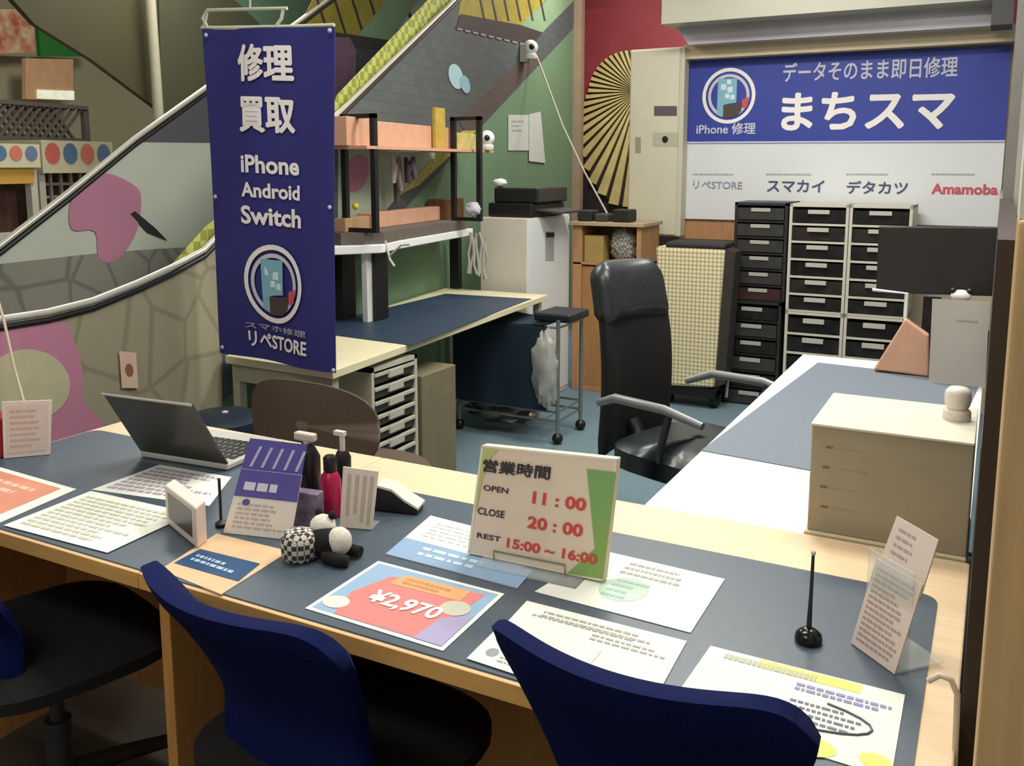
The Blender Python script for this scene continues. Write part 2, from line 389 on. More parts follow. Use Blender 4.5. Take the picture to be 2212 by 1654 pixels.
# steps, yellow edge
step = MB()
zz = lambda u: pw(440, 540).z-.95+(u+.05)*.56
for k in range(16):
    u = -.3+k*.4; step.obox(wpt(u+.2, max(0, zz(u))-.0, -.5), WD*.2, WN*.40, .2)
step.build('step_band', ALU, esc, label='ribbed metal steps')
CHK = mat('yellow_edge_strip', 'b9bf63', .5, kind='checker', scale=24, col2='8f9440')
for px in ([(318, 612), (352, 592), (445, 488), (470, 470), (470, 528), (440, 545), (370, 585)], [(700, 275), (728, 205), (930, -6), (1010, -6), (735, 244)]):
    wpatch('step_edge', px, CHK, -.035, esc, label='yellow safety strip')
# --- soffit of upper escalator, pole, olive wall
OL = mat('olive_soffit', '443f24', .7, var=.05, scale=2); OL2 = mat('olive_grey_soffit', '464632', .7, var=.05, scale=2)
def offprism(name, px, off, m, t=.3, par=None):
    return MB().prism([pw(x, y, off) for x, y in px], WN*-t).build(name, m, par)
struct(offprism('ceiling', [(-25, -60), (340, -60), (342, 236), (300, 205), (200, 130), (75, 52)], -2.3, OL, .04))
struct(offprism('trim_1', [(342, -60), (445, -60), (560, 50), (560, 140), (350, 262)], -2.3, OL2, .04))
struct(offprism('trim_2', [(445, -60), (730, -60), (730, 60), (560, 180), (440, 30)], -2.4, mat('sea_green_panel', '5f806a', .6, var=.05), .04))
struct(MB().tube([pw(322, -40, -2.2), pw(345, 285, -2.2)], .035, 10).build('trim_3', mat('white_pole', 'b9b49c', .5, var=.04), smooth=True))
struct(MB().prism([wpt(-4, 0, -5.2), wpt(12, 0, -5.2), wpt(12, 5, -5.2), wpt(-4, 5, -5.2)], WN*-.1).build('wall_back', mat('olive_wall', 'b5ad88', .7, var=.04, scale=2)))
# --- game corner beyond the escalator
def boxpx(mb, px4, off, depth):     # front quad from pixels on plane off, extruded away
    return mb.prism([pw(x, y, off) for x, y in px4], WN*-depth)
GW = P('cfcabb'); GR = mat('dark_red_prizes', '5e3a32', .7, var=.3, scale=22)
def machine(label, x0, x1, yt, yb, hdr, off, prizes, grid):
    fz = [(x0, yt), (x1, yt), (x1, yb), (x0, yb)]
    P0 = pw((x0+x1)/2, yb, off)
    base = V((P0.x, P0.y, 0))
    t = thing('prize_machine', label, 'game machine', base, 'prize machines beyond the escalator')
    c = [pw(x, y, off) for x, y in fz]
    zb, zt = c[2].z, c[0].z; a, b = wu(c[0]), wu(c[1])
    zh = pw(x0, hdr, off).z
    m = MB()
    m.prism([wpt(a, 0, off-.6), wpt(b, 0, off-.6), wpt(b, zt, off-.6), wpt(a, zt, off-.6)], WN*-.03)
    m.prism([wpt(a, 0, off), wpt(b, 0, off), wpt(b, zb, off), wpt(a, zb, off)], WN*-.6)
    for u in (a, b-.05): m.prism([wpt(u, zb, off), wpt(u+.05, zb, off), wpt(u+.05, zh, off), wpt(u, zh, off)], WN*-.05)
    m.build('cabinet_body', GW, t)
    h = MB().prism([wpt(a, zh, off+.04), wpt(b, zh, off+.04), wpt(b, zt, off+.04), wpt(a, zt, off+.04)], WN*-.64).build('header_sign', P('d8cfae'), t)
    for k in range(4):
        u = a+(b-a)*(.14+.24*k)
        q = [wpt(u+.09*math.cos(i*.5236)*(b-a)*1.1, zh+(zt-zh)*(.6+.33*math.sin(i*.5236)), off+.043) for i in range(12)]
        MB().poly(q).build('picture', [P('d4675c'), P('5a7898'), P('d87a68'), P('6a7fa0')][k], h)
    MB().prism([wpt(a+.06, zb, off-.12), wpt(b-.06, zb, off-.12), wpt(b-.06, zh, off-.12), wpt(a+.06, zh, off-.12)], WN*-.3).build('prizes', GR, t)
    if grid:
        g = MB()
        for k in range(7): u = a+.05+(b-a-.1)*k/6; g.prism([wpt(u, zb, off-.05), wpt(u+.018, zb, off-.05), wpt(u+.018, zh, off-.05), wpt(u, zh, off-.05)], WN*-.02)
        for k in range(6): z = zb+(zh-zb)*k/5; g.prism([wpt(a, z, off-.06), wpt(b, z, off-.06), wpt(b, z+.018, off-.06), wpt(a, z+.018, off-.06)], WN*-.02)
        g.build('grille', P('a8968c'), t)
    else:
        MB().prism([wpt(a+.03, zh-.1, off+.01), wpt(b-.03, zh-.1, off+.01), wpt(b-.03, zh, off+.01), wpt(a+.03, zh, off+.01)], WN*-.02).build('price_strip', P('d8a648'), t)
machine('prize machine with red and blue header and yellow price strip, at left picture edge', -70, 74, 308, 500, 362, -2.6, GR, False)
machine('prize machine with grille front and picture header, right of the yellow strip machine', 78, 232, 302, 500, 374, -2.75, GR, True)
# lattice screen above the machines
o = MB(); za, zb = pw(0, 302, -3.55).z, pw(0, 215, -3.55).z; ua, ub = wu(pw(-60, 250, -3.55)), wu(pw(165, 250, -3.55))
for k in range(-6, 16):
    u = ua+(ub-ua)*k/12
    for s in (1, -1):
        a = [(u, za), (u+.03, za), (u+.03+s*(zb-za), zb), (u+s*(zb-za), zb)]
        if min(p[0] for p in a) >= ua-.02 and max(p[0] for p in a) <= ub+.1: o.prism([wpt(x, z, -3.55+.02*s) for x, z in a], WN*-.02)
for z in (za, zb-.03): o.prism([wpt(ua, z, -3.52), wpt(ub+.1, z, -3.52), wpt(ub+.1, z+.03, -3.52), wpt(ua, z+.03, -3.52)], WN*-.06)
for u in (ua, ub+.06): o.prism([wpt(u, 0, -3.53), wpt(u+.05, 0, -3.53), wpt(u+.05, zb, -3.53), wpt(u, zb, -3.53)], WN*-.04)
tag(o.build('lattice_screen', P('57504a'), origin=wpt(ua, 0, -3.55)), 'dark diagonal lattice screen above the prize machines', 'screen')
def wallboard(name, label, cat, px, off, m, t=.04):
    q = Q(*[pw(x, y, off) for x, y in px]); return sheet(name, label, cat, q, m, t), q
struct(offprism('trim_4', [(-80, 118), (180, 126), (180, 300), (-80, 300)], -4.6, P('a69c80'), .1))
b, q = wallboard('poster', 'red and cream poster at the top left picture corner', 'poster', [(-40, 20), (72, 20), (76, 112), (-40, 118)], -4.4, mat('red_cream_print', 'b04a38', .6, scale=9, col2='d8c49a'))
b, q = wallboard('board', 'green board beside the red and cream poster', 'board', [(82, 50), (185, 50), (185, 122), (88, 122)], -4.4, P('26762c'))
b, q = wallboard('price_board', 'beige board with glowing white lower edge under the green board', 'board', [(55, 126), (158, 128), (158, 218), (55, 214)], -4.3, mat('beige_board', 'd3a67c', .6, var=.06, scale=14))
MB().prism([q.P(u, v, .004) for u, v in ((.22, .76), (1, .76), (1, .98), (.22, .98))], q.n*.01).build('light_strip', mat('lit_strip', 'f2f4dc', .5, emit=.5), b)
# --- end post of the green wall, red wall, folding fan
e0 = pw(1246, 450)
struct(MB().obox(wpt(UE+.03, .0, .01), WD*.05, WN*.06, 3.0).build('trim_5', mat('light_wood_post', 'a58d76', .5, var=.06)))
RY = 7.9
struct(MB().box(-6, 3, RY, RY+.1, 1.40, 4.5).build('wall_1', mat('crimson_wall', 'a33d48', .6, var=.12, scale=3)))
struct(MB().box(-6, 3, RY-.01, RY+.1, 0, 1.40).build('wall_2', mat('dark_brown_wall', '33282a', .6, var=.1)))
FC = (1378, 198)
def frad(a):
    K = [(90, 88), (135, 100), (180, 108), (210, 138), (228, 180), (245, 225), (258, 250), (275, 250)]
    for (a0, r0), (a1, r1) in zip(K, K[1:]):
        if a <= a1: return r0+(r1-r0)*(a-a0)/(a1-a0)
    return 250
def fpx(a, r): return (FC[0]+r*math.cos(math.radians(a)), FC[1]-r*math.sin(math.radians(a)))
fan = thing('folding_fan', 'large gold folding fan spread open on the red wall', 'fan', pY(*FC, RY-.05))
MB().prism([pY(*fpx(90+i*5, frad(90+i*5)*.99), RY-.03) for i in range(37)]+[pY(*FC, RY-.03)], (0, .02, 0)).build('fan_leaf', P('3a2626'), fan)
GOLD = mat('gold_ribs', 'e6d48c', .45, var=.12, scale=6)
for k in range(25):
    a = 92+k*7.2; w = 1.8+.7*k/24
    m = MB().prism([pY(*fpx(a-.7, 18), RY-.05), pY(*fpx(a-w, frad(a)*.8), RY-.05), pY(*fpx(a-w, frad(a)), RY-.05), pY(*fpx(a+w, frad(a)), RY-.05), pY(*fpx(a+w, frad(a)*.8), RY-.05), pY(*fpx(a+.7, 18), RY-.05)], (0, .018, 0))
    m.build('rib', GOLD, fan)
# --- partition wall with the shop sign, electric panel box, bulkhead
BY = 5.95
struct(MB().box(pY(1478, 100, BY).x, .02, BY, BY+.08, 0, pY(1480, 96, BY).z).build('wall_3', mat('beige_partition', 'c6b9a0', .6, var=.03)))
struct(MB().box(pY(1478, 480, BY).x, pY(1600, 480, BY).x, BY-.012, BY, pY(1520, 516, BY).z, pY(1520, 472, BY).z).build('trim_6', ORNG))
zb = pY(1800, 100, 5.85).z
struct(MB().box(pY(1484, 96, 5.85).x, .06, 5.82, 5.95, pY(1480, 128, 5.82).z, pY(1480, 96, 5.82).z).build('trim_7', mat('cream_beam', 'c9b897', .5, var=.03)))
xl = pY(1458, 50, 5.7).x
struct(MB().prism([(xl, 5.7, pY(1458, 52, 5.7).z), (xl+.09, 5.7, pY(1480, 97, 5.7).z), (.0, 5.7, pY(1480, 97, 5.7).z), (0, 5.7, pY(1458, 52, 5.7).z)], (0, .3, 0)).build('trim_8', mat('grey_bulkhead', 'c4c0c6', .3, var=.12, scale=2.2)))
struct(MB().box(xl-.02, -.04, 5.5, 5.95, pY(1458, 50, 5.5).z, pY(1458, 50, 5.5).z+.5).build('trim_9', mat('pale_bulkhead', 'bdbbaa', .3, var=.07, scale=2)))
struct(MB().box(-.1, .0, 5.45, 5.68, pY(1458, 100, 5.5).z, pY(1458, 50, 5.5).z+.5).build('trim_10', P('4d4c4a')))
# electric panel
ex0, ex1, ez0, ez1 = pY(1362, 110, 5.8).x, pY(1480, 110, 5.8).x, pY(1360, 507, 5.8).z, pY(1362, 108, 5.8).z
ep = thing('electric_panel', 'tall beige steel electric panel box left of the blue shop sign', 'panel box', (ex0, 5.8, ez0))
MB().box(ex0, ex1, 5.8, 5.9, ez0, ez1).build('cabinet_body', BEIGE, ep, bevel=.006)
MB().box(ex0+.01, ex1-.03, 5.788, 5.8, ez0+.01, ez1-.01).build('door', mat('beige_door', 'cdc8b2', .5, var=.02), ep, bevel=.004)
q = onY([(1413, 229), (1462, 229), (1462, 250), (1413, 250)], 5.786); q.slab(MB(), .004).build('name_plate', P('5a4f56'), ep)
q = onY([(1410, 286), (1464, 286), (1464, 316), (1410, 316)], 5.786); s_ = q.slab(MB(), .006).build('lock_plate', P('b5b19d'), ep)
q.ell(MB(), .5, .5, .12, .24, .003).build('key_hole', BLK, s_)
q = onY([(1372, 296), (1384, 296), (1384, 330), (1372, 330)], 5.786); q.slab(MB(), .004).build('handle', P('98937e'), ep)
# shop sign
SB = BY-.03
sg = thing('shop_sign', 'wide blue and white repair shop sign on the partition above the drawers', 'sign', pY(1480, 480, SB))
qs = onY([(1484, 130), (2185, 98), (2171, 305), (1478, 308)], SB); qs.slab(MB(), .02).build('blue_panel', SIGNB, sg)
qw = onY([(1478, 308), (2171, 305), (2156, 490), (1470, 472)], SB); qw.slab(MB(), .02).build('white_panel', mat('white_sign_panel', 'dcdfe0', .5, var=.02, scale=2), sg)
MB().tube([qs.P(0, 1, .004), qs.P(1, 1, .004)], .006, 6).build('trim_strip', P('c8caea'), sg)
def prect(q, x0, y0, x1, y1):
    a = q.uv(x0, y0); b = q.uv(x1, y1); return (a[0], a[1], b[0], b[1])
def logo(q, cx, cy, rx, ry, par):
    u, v = q.uv(cx, cy); ru = q.uv(cx+rx, cy)[0]-u; rv = q.uv(cx, cy+ry)[1]-v
    q.ring(MB(), u, v, ru, rv, .13, .002).build('logo_ring', INKW, par)
    q.ring(MB(), u, v, ru*.78, rv*.78, .14, .002).build('logo_ring', P('c9c9d2'), par)
    q.pol(MB(), [(u-ru*.42, v-rv*.62), (u+ru*.3, v-rv*.62), (u+ru*.3, v+rv*.25), (u-ru*.1, v+rv*.3), (u-ru*.1, v+rv*.8), (u-ru*.42, v+rv*.62)], .003).build('logo_phone', P('7fb3c4'), par)
    m = MB()
    for a in ((0, -.5, .08), (-.2, -.32, .1), (.05, -.22, .1), (-.05, 0, .08), (.15, .05, .08)): q.rect(m, u+ru*(a[0]-a[2]), v+rv*(a[1]-a[2]), u+ru*(a[0]+a[2]), v+rv*(a[1]+a[2]), .0036)
    m.build('logo_crack', P('cfe6ee'), par)
    q.pol(MB(), [(u-ru*.18, v+rv*.32), (u+ru*.5, v+rv*.28), (u+ru*.5, v+rv*.55), (u+ru*.3, v+rv*.76), (u-ru*.1, v+rv*.8), (u-ru*.18, v+rv*.75)], .004).build('logo_tool', P('4a3f3c'), par)
    q.pol(MB(), [(u+ru*.52, v+rv*.15), (u+ru*.76, v+rv*.05), (u+ru*.72, v+rv*.42), (u+ru*.52, v+rv*.45)], .004).build('logo_flame', P('c8505a'), par)
logo(qs, 1574, 207, 58, 60, sg)
def ptext(q, s, x0, y0, x1, y1, m, par, bold=.02, l=.003):
    # slanted box: left top, right bottom in photo pixels following the panel
    a = q.uv(x0, y0); b = q.uv(x1, y1); return q.text(s, (a[0], a[1], b[0], b[1]), m, par, bold, l)
ptext(qs, 'データそのまま即日修理', 1693, 136, 2068, 166, P('c3c4d4'), sg, .03)
ptext(qs, 'まちスマ', 1690, 201, 2060, 279, INKW, sg, .05)
ptext(qs, 'iPhone 修理', 1505, 266, 1632, 290, P('c6c8d8'), sg, .03)
NAVI = P('4a4c72'); LG = P('a8aab0')
ptext(qw, 'リペSTORE', 1498, 390, 1603, 409, P('9698aa'), sg, .02)
ptext(qw, 'スマカイ', 1658, 388, 1780, 416, NAVI, sg, .03)
ptext(qw, 'デタカツ', 1830, 390, 1960, 420, NAVI, sg, .03)
ptext(qw, 'Amamoba', 2013, 396, 2155, 421, P('c9545e'), sg, .03)
for x in (1497, 1655, 1828, 2012):
    a = prect(qw, x, 374, x+120, 379); qw.lines(a, 1, LG, sg, .8, 14, .003)
# --- right hand partition, wood post
struct(MB().box(.002, .03, 1.28, 2.9, 0, 1.36).build('wall_right', mat('dark_brown_panel', '3a2f28', .4, var=.15, scale=5, stretch=(9, 9, .6))))
struct(MB().box(.002, .03, 2.9, 5.93, 0, 1.32).build('trim_11', mat('grey_partition', '8f8a80', .45, var=.05)))
struct(MB().box(.008, .035, 2.9, 2.96, 1.32, 3.2).add([], []).build('trim_12', ALU))
struct(MB().box(.022, .14, 5.8, 5.95, 0, 3.4).build('trim_16', P('b9b5aa')))
struct(MB().box(.03, .045, 1.28, 1.33, 0, 1.36).build('trim_13', P('6a5f55')))
struct(MB().box(.018, .4, .98, 1.1, 0, 1.40).build('trim_14', OAK, bevel=.004))
struct(MB().box(.018, .4, 1.0, 1.1, 1.40, 3.2).build('trim_15', P('e2dccf')))
# ================================================================ SERVICE COUNTER
CX0, CX1, TF, TB = -2.2, 0.0, 1.07, 1.82
SEAM = -1.315
def table(label, x0, x1, right_panel):
    t = thing('service_counter', label, 'counter', ((x0+x1)/2, (TF+TB)/2, 0), 'maple service counters')
    MB().box(x0+.001, x1-.001, TF, TB, TZ-.03, TZ).build('tabletop', WOOD, t, bevel=.003)
    m = MB().box(x0+.001, x1-.001, TF-.002, TF+.001, TZ-.03, TZ-.001); m.build('edge_band', WOODE, t)
    for x in (x0+.012, x1-.04): MB().box(x, x+.026, TF+(.03 if not right_panel or x < x1-.1 else .25), TB-.03, 0, TZ-.03).build('leg_panel', WOODP, t, bevel=.002)
    MB().box(x0+.04, x1-.05, 1.5, 1.518, .12, TZ-.03).build('modesty_panel', WOODP, t)
    return t
table('left maple service counter with laptop on it', CX0, SEAM-.02, True)
table('right maple service counter carrying the opening hours board', SEAM-.02, CX1, False)
m = MB(); r = .03; x0, x1, y0, y1 = -2.185, -.045, TF+.006, 1.641
pts = []
for cx, cy, a0 in ((x1-r, y1-r, 0), (x0+r, y1-r, 90), (x0+.002, y0+.002, 180), (x1-.002, y0+.002, 270)):
    rr = r if a0 < 180 else .002
    for k in range(7): a = math.radians(a0+k*15); pts.append((cx+rr*math.cos(a), cy+rr*math.sin(a), TZ))
tag(m.prism(pts, (0, 0, .003)).build('desk_mat', MAT_, origin=(-1.1, 1.35, TZ)), 'long slate grey desk mat covering the maple counters', 'mat')
# ---- flat papers
def fsheet(name, label, cat, px, m, group='papers laid on the counter', z=PZ, t=.001):
    q = flat(px, z); return sheet(name, label, cat, q, m, t, group), q
INKG = P('a9ab9d'); INKD = P('6d7080')
s, q = fsheet('flyer', 'salmon flyer with white border at the left end of the counter', 'flyer', [(-30, 1000), (165, 1056), (0, 1128), (-220, 1060)], PAPER)
q.rect(MB(), .1, .08, .9, .92, .0004).build('print_area', P('d98f74'), s); q.lines((.2, .2, .8, .8), 4, P('e8c0a8'), s, .5, 6)
s, q = fsheet('notice_sheet', 'white printed sheet with lilac text, behind the white cube clock', 'paper', [(345, 1003), (500, 1030), (452, 1092), (198, 1057)], PAPER)
q.lines((.06, .08, .94, .92), 8, P('b4aab4'), s, .6, 9); 
s, q = fsheet('notice_sheet', 'cream printed sheet at the front edge, left of the white cube clock', 'paper', [(196, 1060), (415, 1108), (232, 1193), (8, 1134)], PAPER, z=PZ+.0012)
q.lines((.07, .1, .93, .92), 11, P('c3c4aa'), s, .5, 9); q.rect(MB(), .8, .03, .9, .12, .001).build('sticker', P('d2d47c'), s)
s, q = fsheet('kraft_folder', 'tan card with dark blue label in front of the purple leaflets', 'folder', [(468, 1152), (625, 1190), (478, 1283), (345, 1230)], KRAFT, t=.003)
a = [q.uv(*p) for p in ((432, 1186), (562, 1218), (515, 1256), (376, 1216))]
lb = q.pol(MB(), a, .001).build('label_strip', P('1f4a74'), s, label='dark blue label with pale writing')
a0 = q.uv(412, 1197); q.lines((a[3][0]+.12, a[0][1]+.1, a[1][0]-.1, a[3][1]-.12), 2, P('a8c4d8'), lb, .6, 7, .002)
s, q = fsheet('leaflet', 'blue and white leaflet left of the opening hours board', 'leaflet', [(930, 1113), (1195, 1180), (1118, 1270), (833, 1196)], PAPER)
q.rect(MB(), 0, .6, 1, 1, .0005).build('blue_band', P('8aa8c8'), s); q.lines((.2, .66, .8, .9), 2, P('c6d8e8'), s, .5, 6, .001); q.lines((.1, .1, .9, .5), 5, P('cfd6cc'), s, .4, 8)
s, q = fsheet('flyer', 'red and blue price flyer reading 2,970 at the front of the counter', 'flyer', [(817, 1211), (1090, 1282), (957, 1405), (659, 1313)], PAPER)
q.rect(MB(), .03, .04, .97, .96, .0004).build('print_area', P('8fb0cc'), s, label='sky blue printed area')
q.pol(MB(), [(.22, .2), (.9, .1), (.82, .95), (.2, .96), (.12, .6)], .0008).build('print_area', P('e8807a'), s, label='salmon red price patch')
q.pol(MB(), [(.3, .12), (.8, .1), (.8, .3), (.26, .32)], .0012).build('print_area', P('dca470'), s, label='orange heading patch')
q.lines((.34, .15, .76, .28), 2, P('c88858'), s, .6, 9, .0016)
q.ell(MB(), .12, .8, .09, .1, .0013).build('print_area', P('dcd6cc'), s); q.ell(MB(), .82, .42, .1, .12, .0013).build('print_area', P('c9c6b4'), s)
q.pol(MB(), [(.8, .6), (.97, .45), (.97, .96), (.78, .96)], .0011).build('print_area', P('a8a0c4'), s)
q.text('¥2,970', (.26, .46, .78, .7), INKW, s, .03, .002)
s, q = fsheet('map_sheet', 'white sheet with teal map under the opening hours board', 'paper', [(1300, 1188), (1566, 1250), (1492, 1366), (1155, 1277)], PAPER)
q.ell(MB(), .45, .6, .16, .22, .0004).build('map_print', P('bcd4c4'), s); q.lines((.35, .42, .58, .8), 4, P('9cc0b0'), s, .4, 5, .0008); q.lines((.3, .08, .85, .36), 3, INKG, s, .4, 10)
s, q = fsheet('notice_sheet', 'white sheet with faint printed lines behind the right blue chair', 'paper', [(1138, 1297), (1484, 1384), (1420, 1500), (1052, 1390)], PAPER)
q.lines((.15, .1, .85, .26), 2, INKG, s, .45, 14); q.lines((.5, .3, .95, .45), 2, INKG, s, .4, 8)
q.lines((.1, .2, .8, .3), 1, INKG, s, .3, 14)
s, q = fsheet('notice_sheet', 'small white sheet with round grey mark between the two blue chairs', 'paper', [(1085, 1345), (1300, 1405), (1225, 1492), (1008, 1421)], PAPER, z=PZ+.0012)
q.ell(MB(), .16, .72, .06, .1, .0005).build('round_mark', P('8f9aa0'), s); q.lines((.26, .55, .8, .9), 4, INKG, s, .4, 8)
s, q = fsheet('poster_sheet', 'large yellow and white handwritten poster at the right end of the counter', 'poster', [(1535, 1394), (1955, 1500), (1925, 1680), (1440, 1530)], PAPER)
YI = mat('highlighter', 'e6e27a', .7, var=.05)
q.rect(MB(), .28, .02, .8, .14, .0004).build('highlight', YI, s)
q.ell(MB(), .55, .92, .22, .14, .0004).build('highlight', YI, s); q.ell(MB(), .93, .88, .07, .08, .0004).build('highlight', YI, s)
q.lines((.1, .04, .6, .16), 1, P('b8bba8'), s, .6, 14, .0008); q.lines((.5, .2, .96, .32), 2, P('8a8cbc'), s, .6, 10, .0008)
q.lines((.5, .42, .85, .7), 4, INKD, s, .4, 8, .0008)
m = MB().tube([q.P(.45+.44*math.cos(t), .56+.2*math.sin(t), .001) for t in [math.radians(-60+i*15) for i in range(13)]], .0018, 4); m.build('drawn_loop', P('555a62'), s)
# ---- opening hours board
q = stand([(1040, 961), (1333, 991), (1303, 1256), (1010, 1194)], PZ+.004, .10)
hb = thing('opening_hours_board', 'cream opening hours board with green side stripe standing on the counter', 'sign', q.c[3])
q.slab(MB(), .022).build('board', CREAM, hb, bevel=.002)
fr = MB(); w = .012
for r in ((0, 0, 1, .02), (0, .98, 1, 1), (0, 0, .018, 1), (.985, 0, 1, 1)): q.rect(fr, *r, .0006)
fr.build('pale_border', P('f0ead0'), hb)
GRN = mat('green_stripe', '8fae52', .6, col2='7fb06e', scale=5)
q.pol(MB(), [q.uv(*p) for p in ((1268, 1012), (1332, 1020), (1303, 1250), (1225, 1238), (1285, 1185))], .0012).build('green_stripe', GRN, hb)
q.pol(MB(), [(.02, .02), (.14, .02), (.08, .12), (.045, .3), (.03, .6), (.02, .6)], .0012).build('green_stripe', P('c3cc7c'), hb)
RED = P('d84a44'); INK = P('3a3236')
def bt(s_, x0, y0, x1, y1, m, bold): ptext(q, s_, x0, y0, x1, y1, m, hb, bold, .002)
bt('営業時間', 1046, 990, 1188, 1036, INK, .04)
bt('OPEN', 1046, 1046, 1098, 1066, INK, .02); bt('CLOSE', 1034, 1094, 1090, 1119, INK, .02); bt('REST', 1032, 1149, 1082, 1170, INK, .02)
bt('11 : 00', 1153, 1060, 1265, 1104, RED, .03); bt('20 : 00', 1142, 1113, 1258, 1160, RED, .03)
bt('15:00 ~ 16:00', 1097, 1160, 1290, 1220, RED, .03)
MB().tube([q.P(*q.uv(*p), .004) for p in ((1070, 1222), (1068, 1188), (1222, 1218), (1222, 1252))], .0016, 5).build('wire_clip', P('7a7468'), hb)
bs = q.c[3]*.5+q.c[2]*.5; ed = (q.c[2]-q.c[3]).normalized(); bk = UP.cross(ed)
MB().obox(bs+bk*.01-UP*.004, ed*.1, bk*.05, .004).build('foot', CLEAR, hb)
# ---- card clip stand
c = pz(1746, 1383, PZ)
st = thing('clip_stand', 'black weighted stand with thin upright rod at the right of the counter', 'stand', c)
MB().lathe([(.020, 0), (.021, .004), (.019, .012), (.012, .018), (.005, .021)], c).build('base', mat('glossy_black', '101012', .15, var=.1), st, smooth=True)
tp = pY(1757, 1194, c.y+.004)
MB().tube([c+UP*.018, c*.5+tp*.5, tp], [.0042, .003, .0024], 8).build('rod', BLK, st, smooth=True)
MB().ball(tp, .004, 8, 6).build('tip', P('d8b8a8'), st, smooth=True)
# ---- leaflets on the right
t = thing('leaflet_holder', 'clear holder with two pinkish printed leaflets at the right counter end', 'leaflet holder', pz(1885, 1425, PZ))
q1 = stand([(1893, 1205), (1993, 1262), (1932, 1456), (1838, 1388)], PZ, .25)
q1.slab(MB(), .002).build('leaflet', PINKP, t, label='front leaflet with small print'); q1.lines((.08, .06, .92, .94), 14, P('b09c94'), t, .45, 6)
back = UP.cross((q1.c[2]-q1.c[3]).normalized())
n = q1.n; q2 = Q(*[ppl(x, y, q1.c[3]+back*.02, n) for x, y in ((1937, 1114), (2027, 1166), (1985, 1300), (1890, 1240))])
q2.slab(MB(), .002).build('leaflet', mat('rear_leaflet', 'e2d2c6', .8, var=.02), t, label='taller rear leaflet'); q2.lines((.15, .1, .7, .6), 4, P('b8a69e'), t, .35, 3)
MB().prism([q1.c[3]+back*.003-e_ for e_ in (V((0, 0, 0)),)]+[q1.c[2]+back*.003, q1.c[2]+back*.09, q1.c[3]+back*.09], (0, 0, .003)).build('holder_base', CLEAR, t)
MB().prism([q1.c[3]+back*.023, q1.c[2]+back*.023, q1.c[2]+back*.026, q1.c[3]+back*.026], (0, 0, .15)).build('holder_back', CLEAR, t)
# ---- left acrylic card
q = stand([(4, 868), (112, 864), (108, 981), (8, 990)], PZ, .05)
s = sheet('card_stand', 'pinkish printed card in clear stand at the far left of the counter', 'card', q, PINKP, .006)
q.rect(MB(), .08, .08, .92, .92, .0006).build('card_print', P('d8c0b4'), s); q.lines((.15, .12, .85, .85), 7, P('c0a89c'), s, .35, 6, .0012)
MB().obox(q.P(.5, 1)-q.n*.03, (q.P(1, 1)-q.P(0, 1))*.45, V((q.n.x, q.n.y, 0)).normalized()*.025, .003).build('foot', CLEAR, s)
c = pz(-22, 985, PZ); tag(MB().box(c.x-.05, c.x+.042, c.y, c.y+.06, PZ, PZ+.10).build('red_box', P('8c1a1c'), origin=c, bevel=.004), 'dark red box cut by the left picture edge', 'box')
# ---- purple leaflets
q = stand([(522, 1012), (652, 1026), (628, 1166), (482, 1150)], PZ, .25)
t = thing('leaflet_stand', 'acrylic stand with purple and white leaflets behind the tan card', 'leaflet stand', q.c[3])
PUR = mat('purple_print', '5a52a0', .6, var=.06, scale=12)
l1 = q.slab(MB(), .002).build('leaflet', P('e6dfd2'), t, label='front leaflet, purple top and white base')
q.pol(MB(), [(0, 0), (1, 0), (1, .42), (0, .42)], .0006).build('purple_print', PUR, l1); q.lines((.12, .16, .85, .34), 1, P('d8d6e6'), l1, .7, 4, .001)
q.lines((.1, .5, .9, .92), 6, P('b8b0a8'), l1, .4, 6, .001); q.ell(MB(), .22, .5, .06, .05, .0012).build('round_mark', PUR, l1)
back = UP.cross((q.c[2]-q.c[3]).normalized())
qb = Q(*[ppl(x, y, q.c[3]+back*.03, q.n) for x, y in ((540, 946), (662, 960), (646, 1060), (512, 1045))])
l2 = qb.slab(MB(), .002).build('leaflet', PUR, t, label='rear purple leaflet with slanted white marks')
m = MB()
for k in range(5): u = .12+k*.19; qb.pol(m, [(u, .6), (u+.05, .6), (u+.14, .15), (u+.09, .15)], .0008)
m.build('white_marks', P('bdb6d8'), l2); qb.lines((.08, .75, .9, .95), 1, P('b4aed0'), l2, .5, 6, .001)
MB().prism([q.c[3]+back*.004, q.c[2]+back*.004, q.c[2]+back*.08, q.c[3]+back*.08], (0, 0, .003)).build('stand_base', CLEAR, t)
tag(MB().tube([pz(478, 1135, PZ), pz(478, 1135, PZ)+UP*.10], .003, 6).lathe([(.012, 0), (.012, .006), (.003, .012)], pz(478, 1135, PZ)).build('rod_stand', BLK, origin=pz(478, 1135, PZ)), 'thin black upright rod beside the purple leaflets', 'stand')
# ---- cube clock
a, b, c2 = pz(360, 1130, PZ), pz(427, 1186, PZ), pz(449, 1166, PZ)
h = pY(420, 1097, b.y).z-PZ
t = thing('cube_clock', 'small white cube clock with dark screen on the left counter', 'clock', b)
d_ = (b+(c2-b)*.95)-b
MB().prism([a, b, b+d_, a+d_], (0, 0, h)).build('case', mat('pinkish_white_plastic', 'e2cfc4', .45, var=.02), t, bevel=.003)
qk = Q(a+UP*h, b+UP*h, b, a); qk.rect(MB(), .1, .14, .86, .8, .0008).build('screen', P('4d4a42', .3), t)
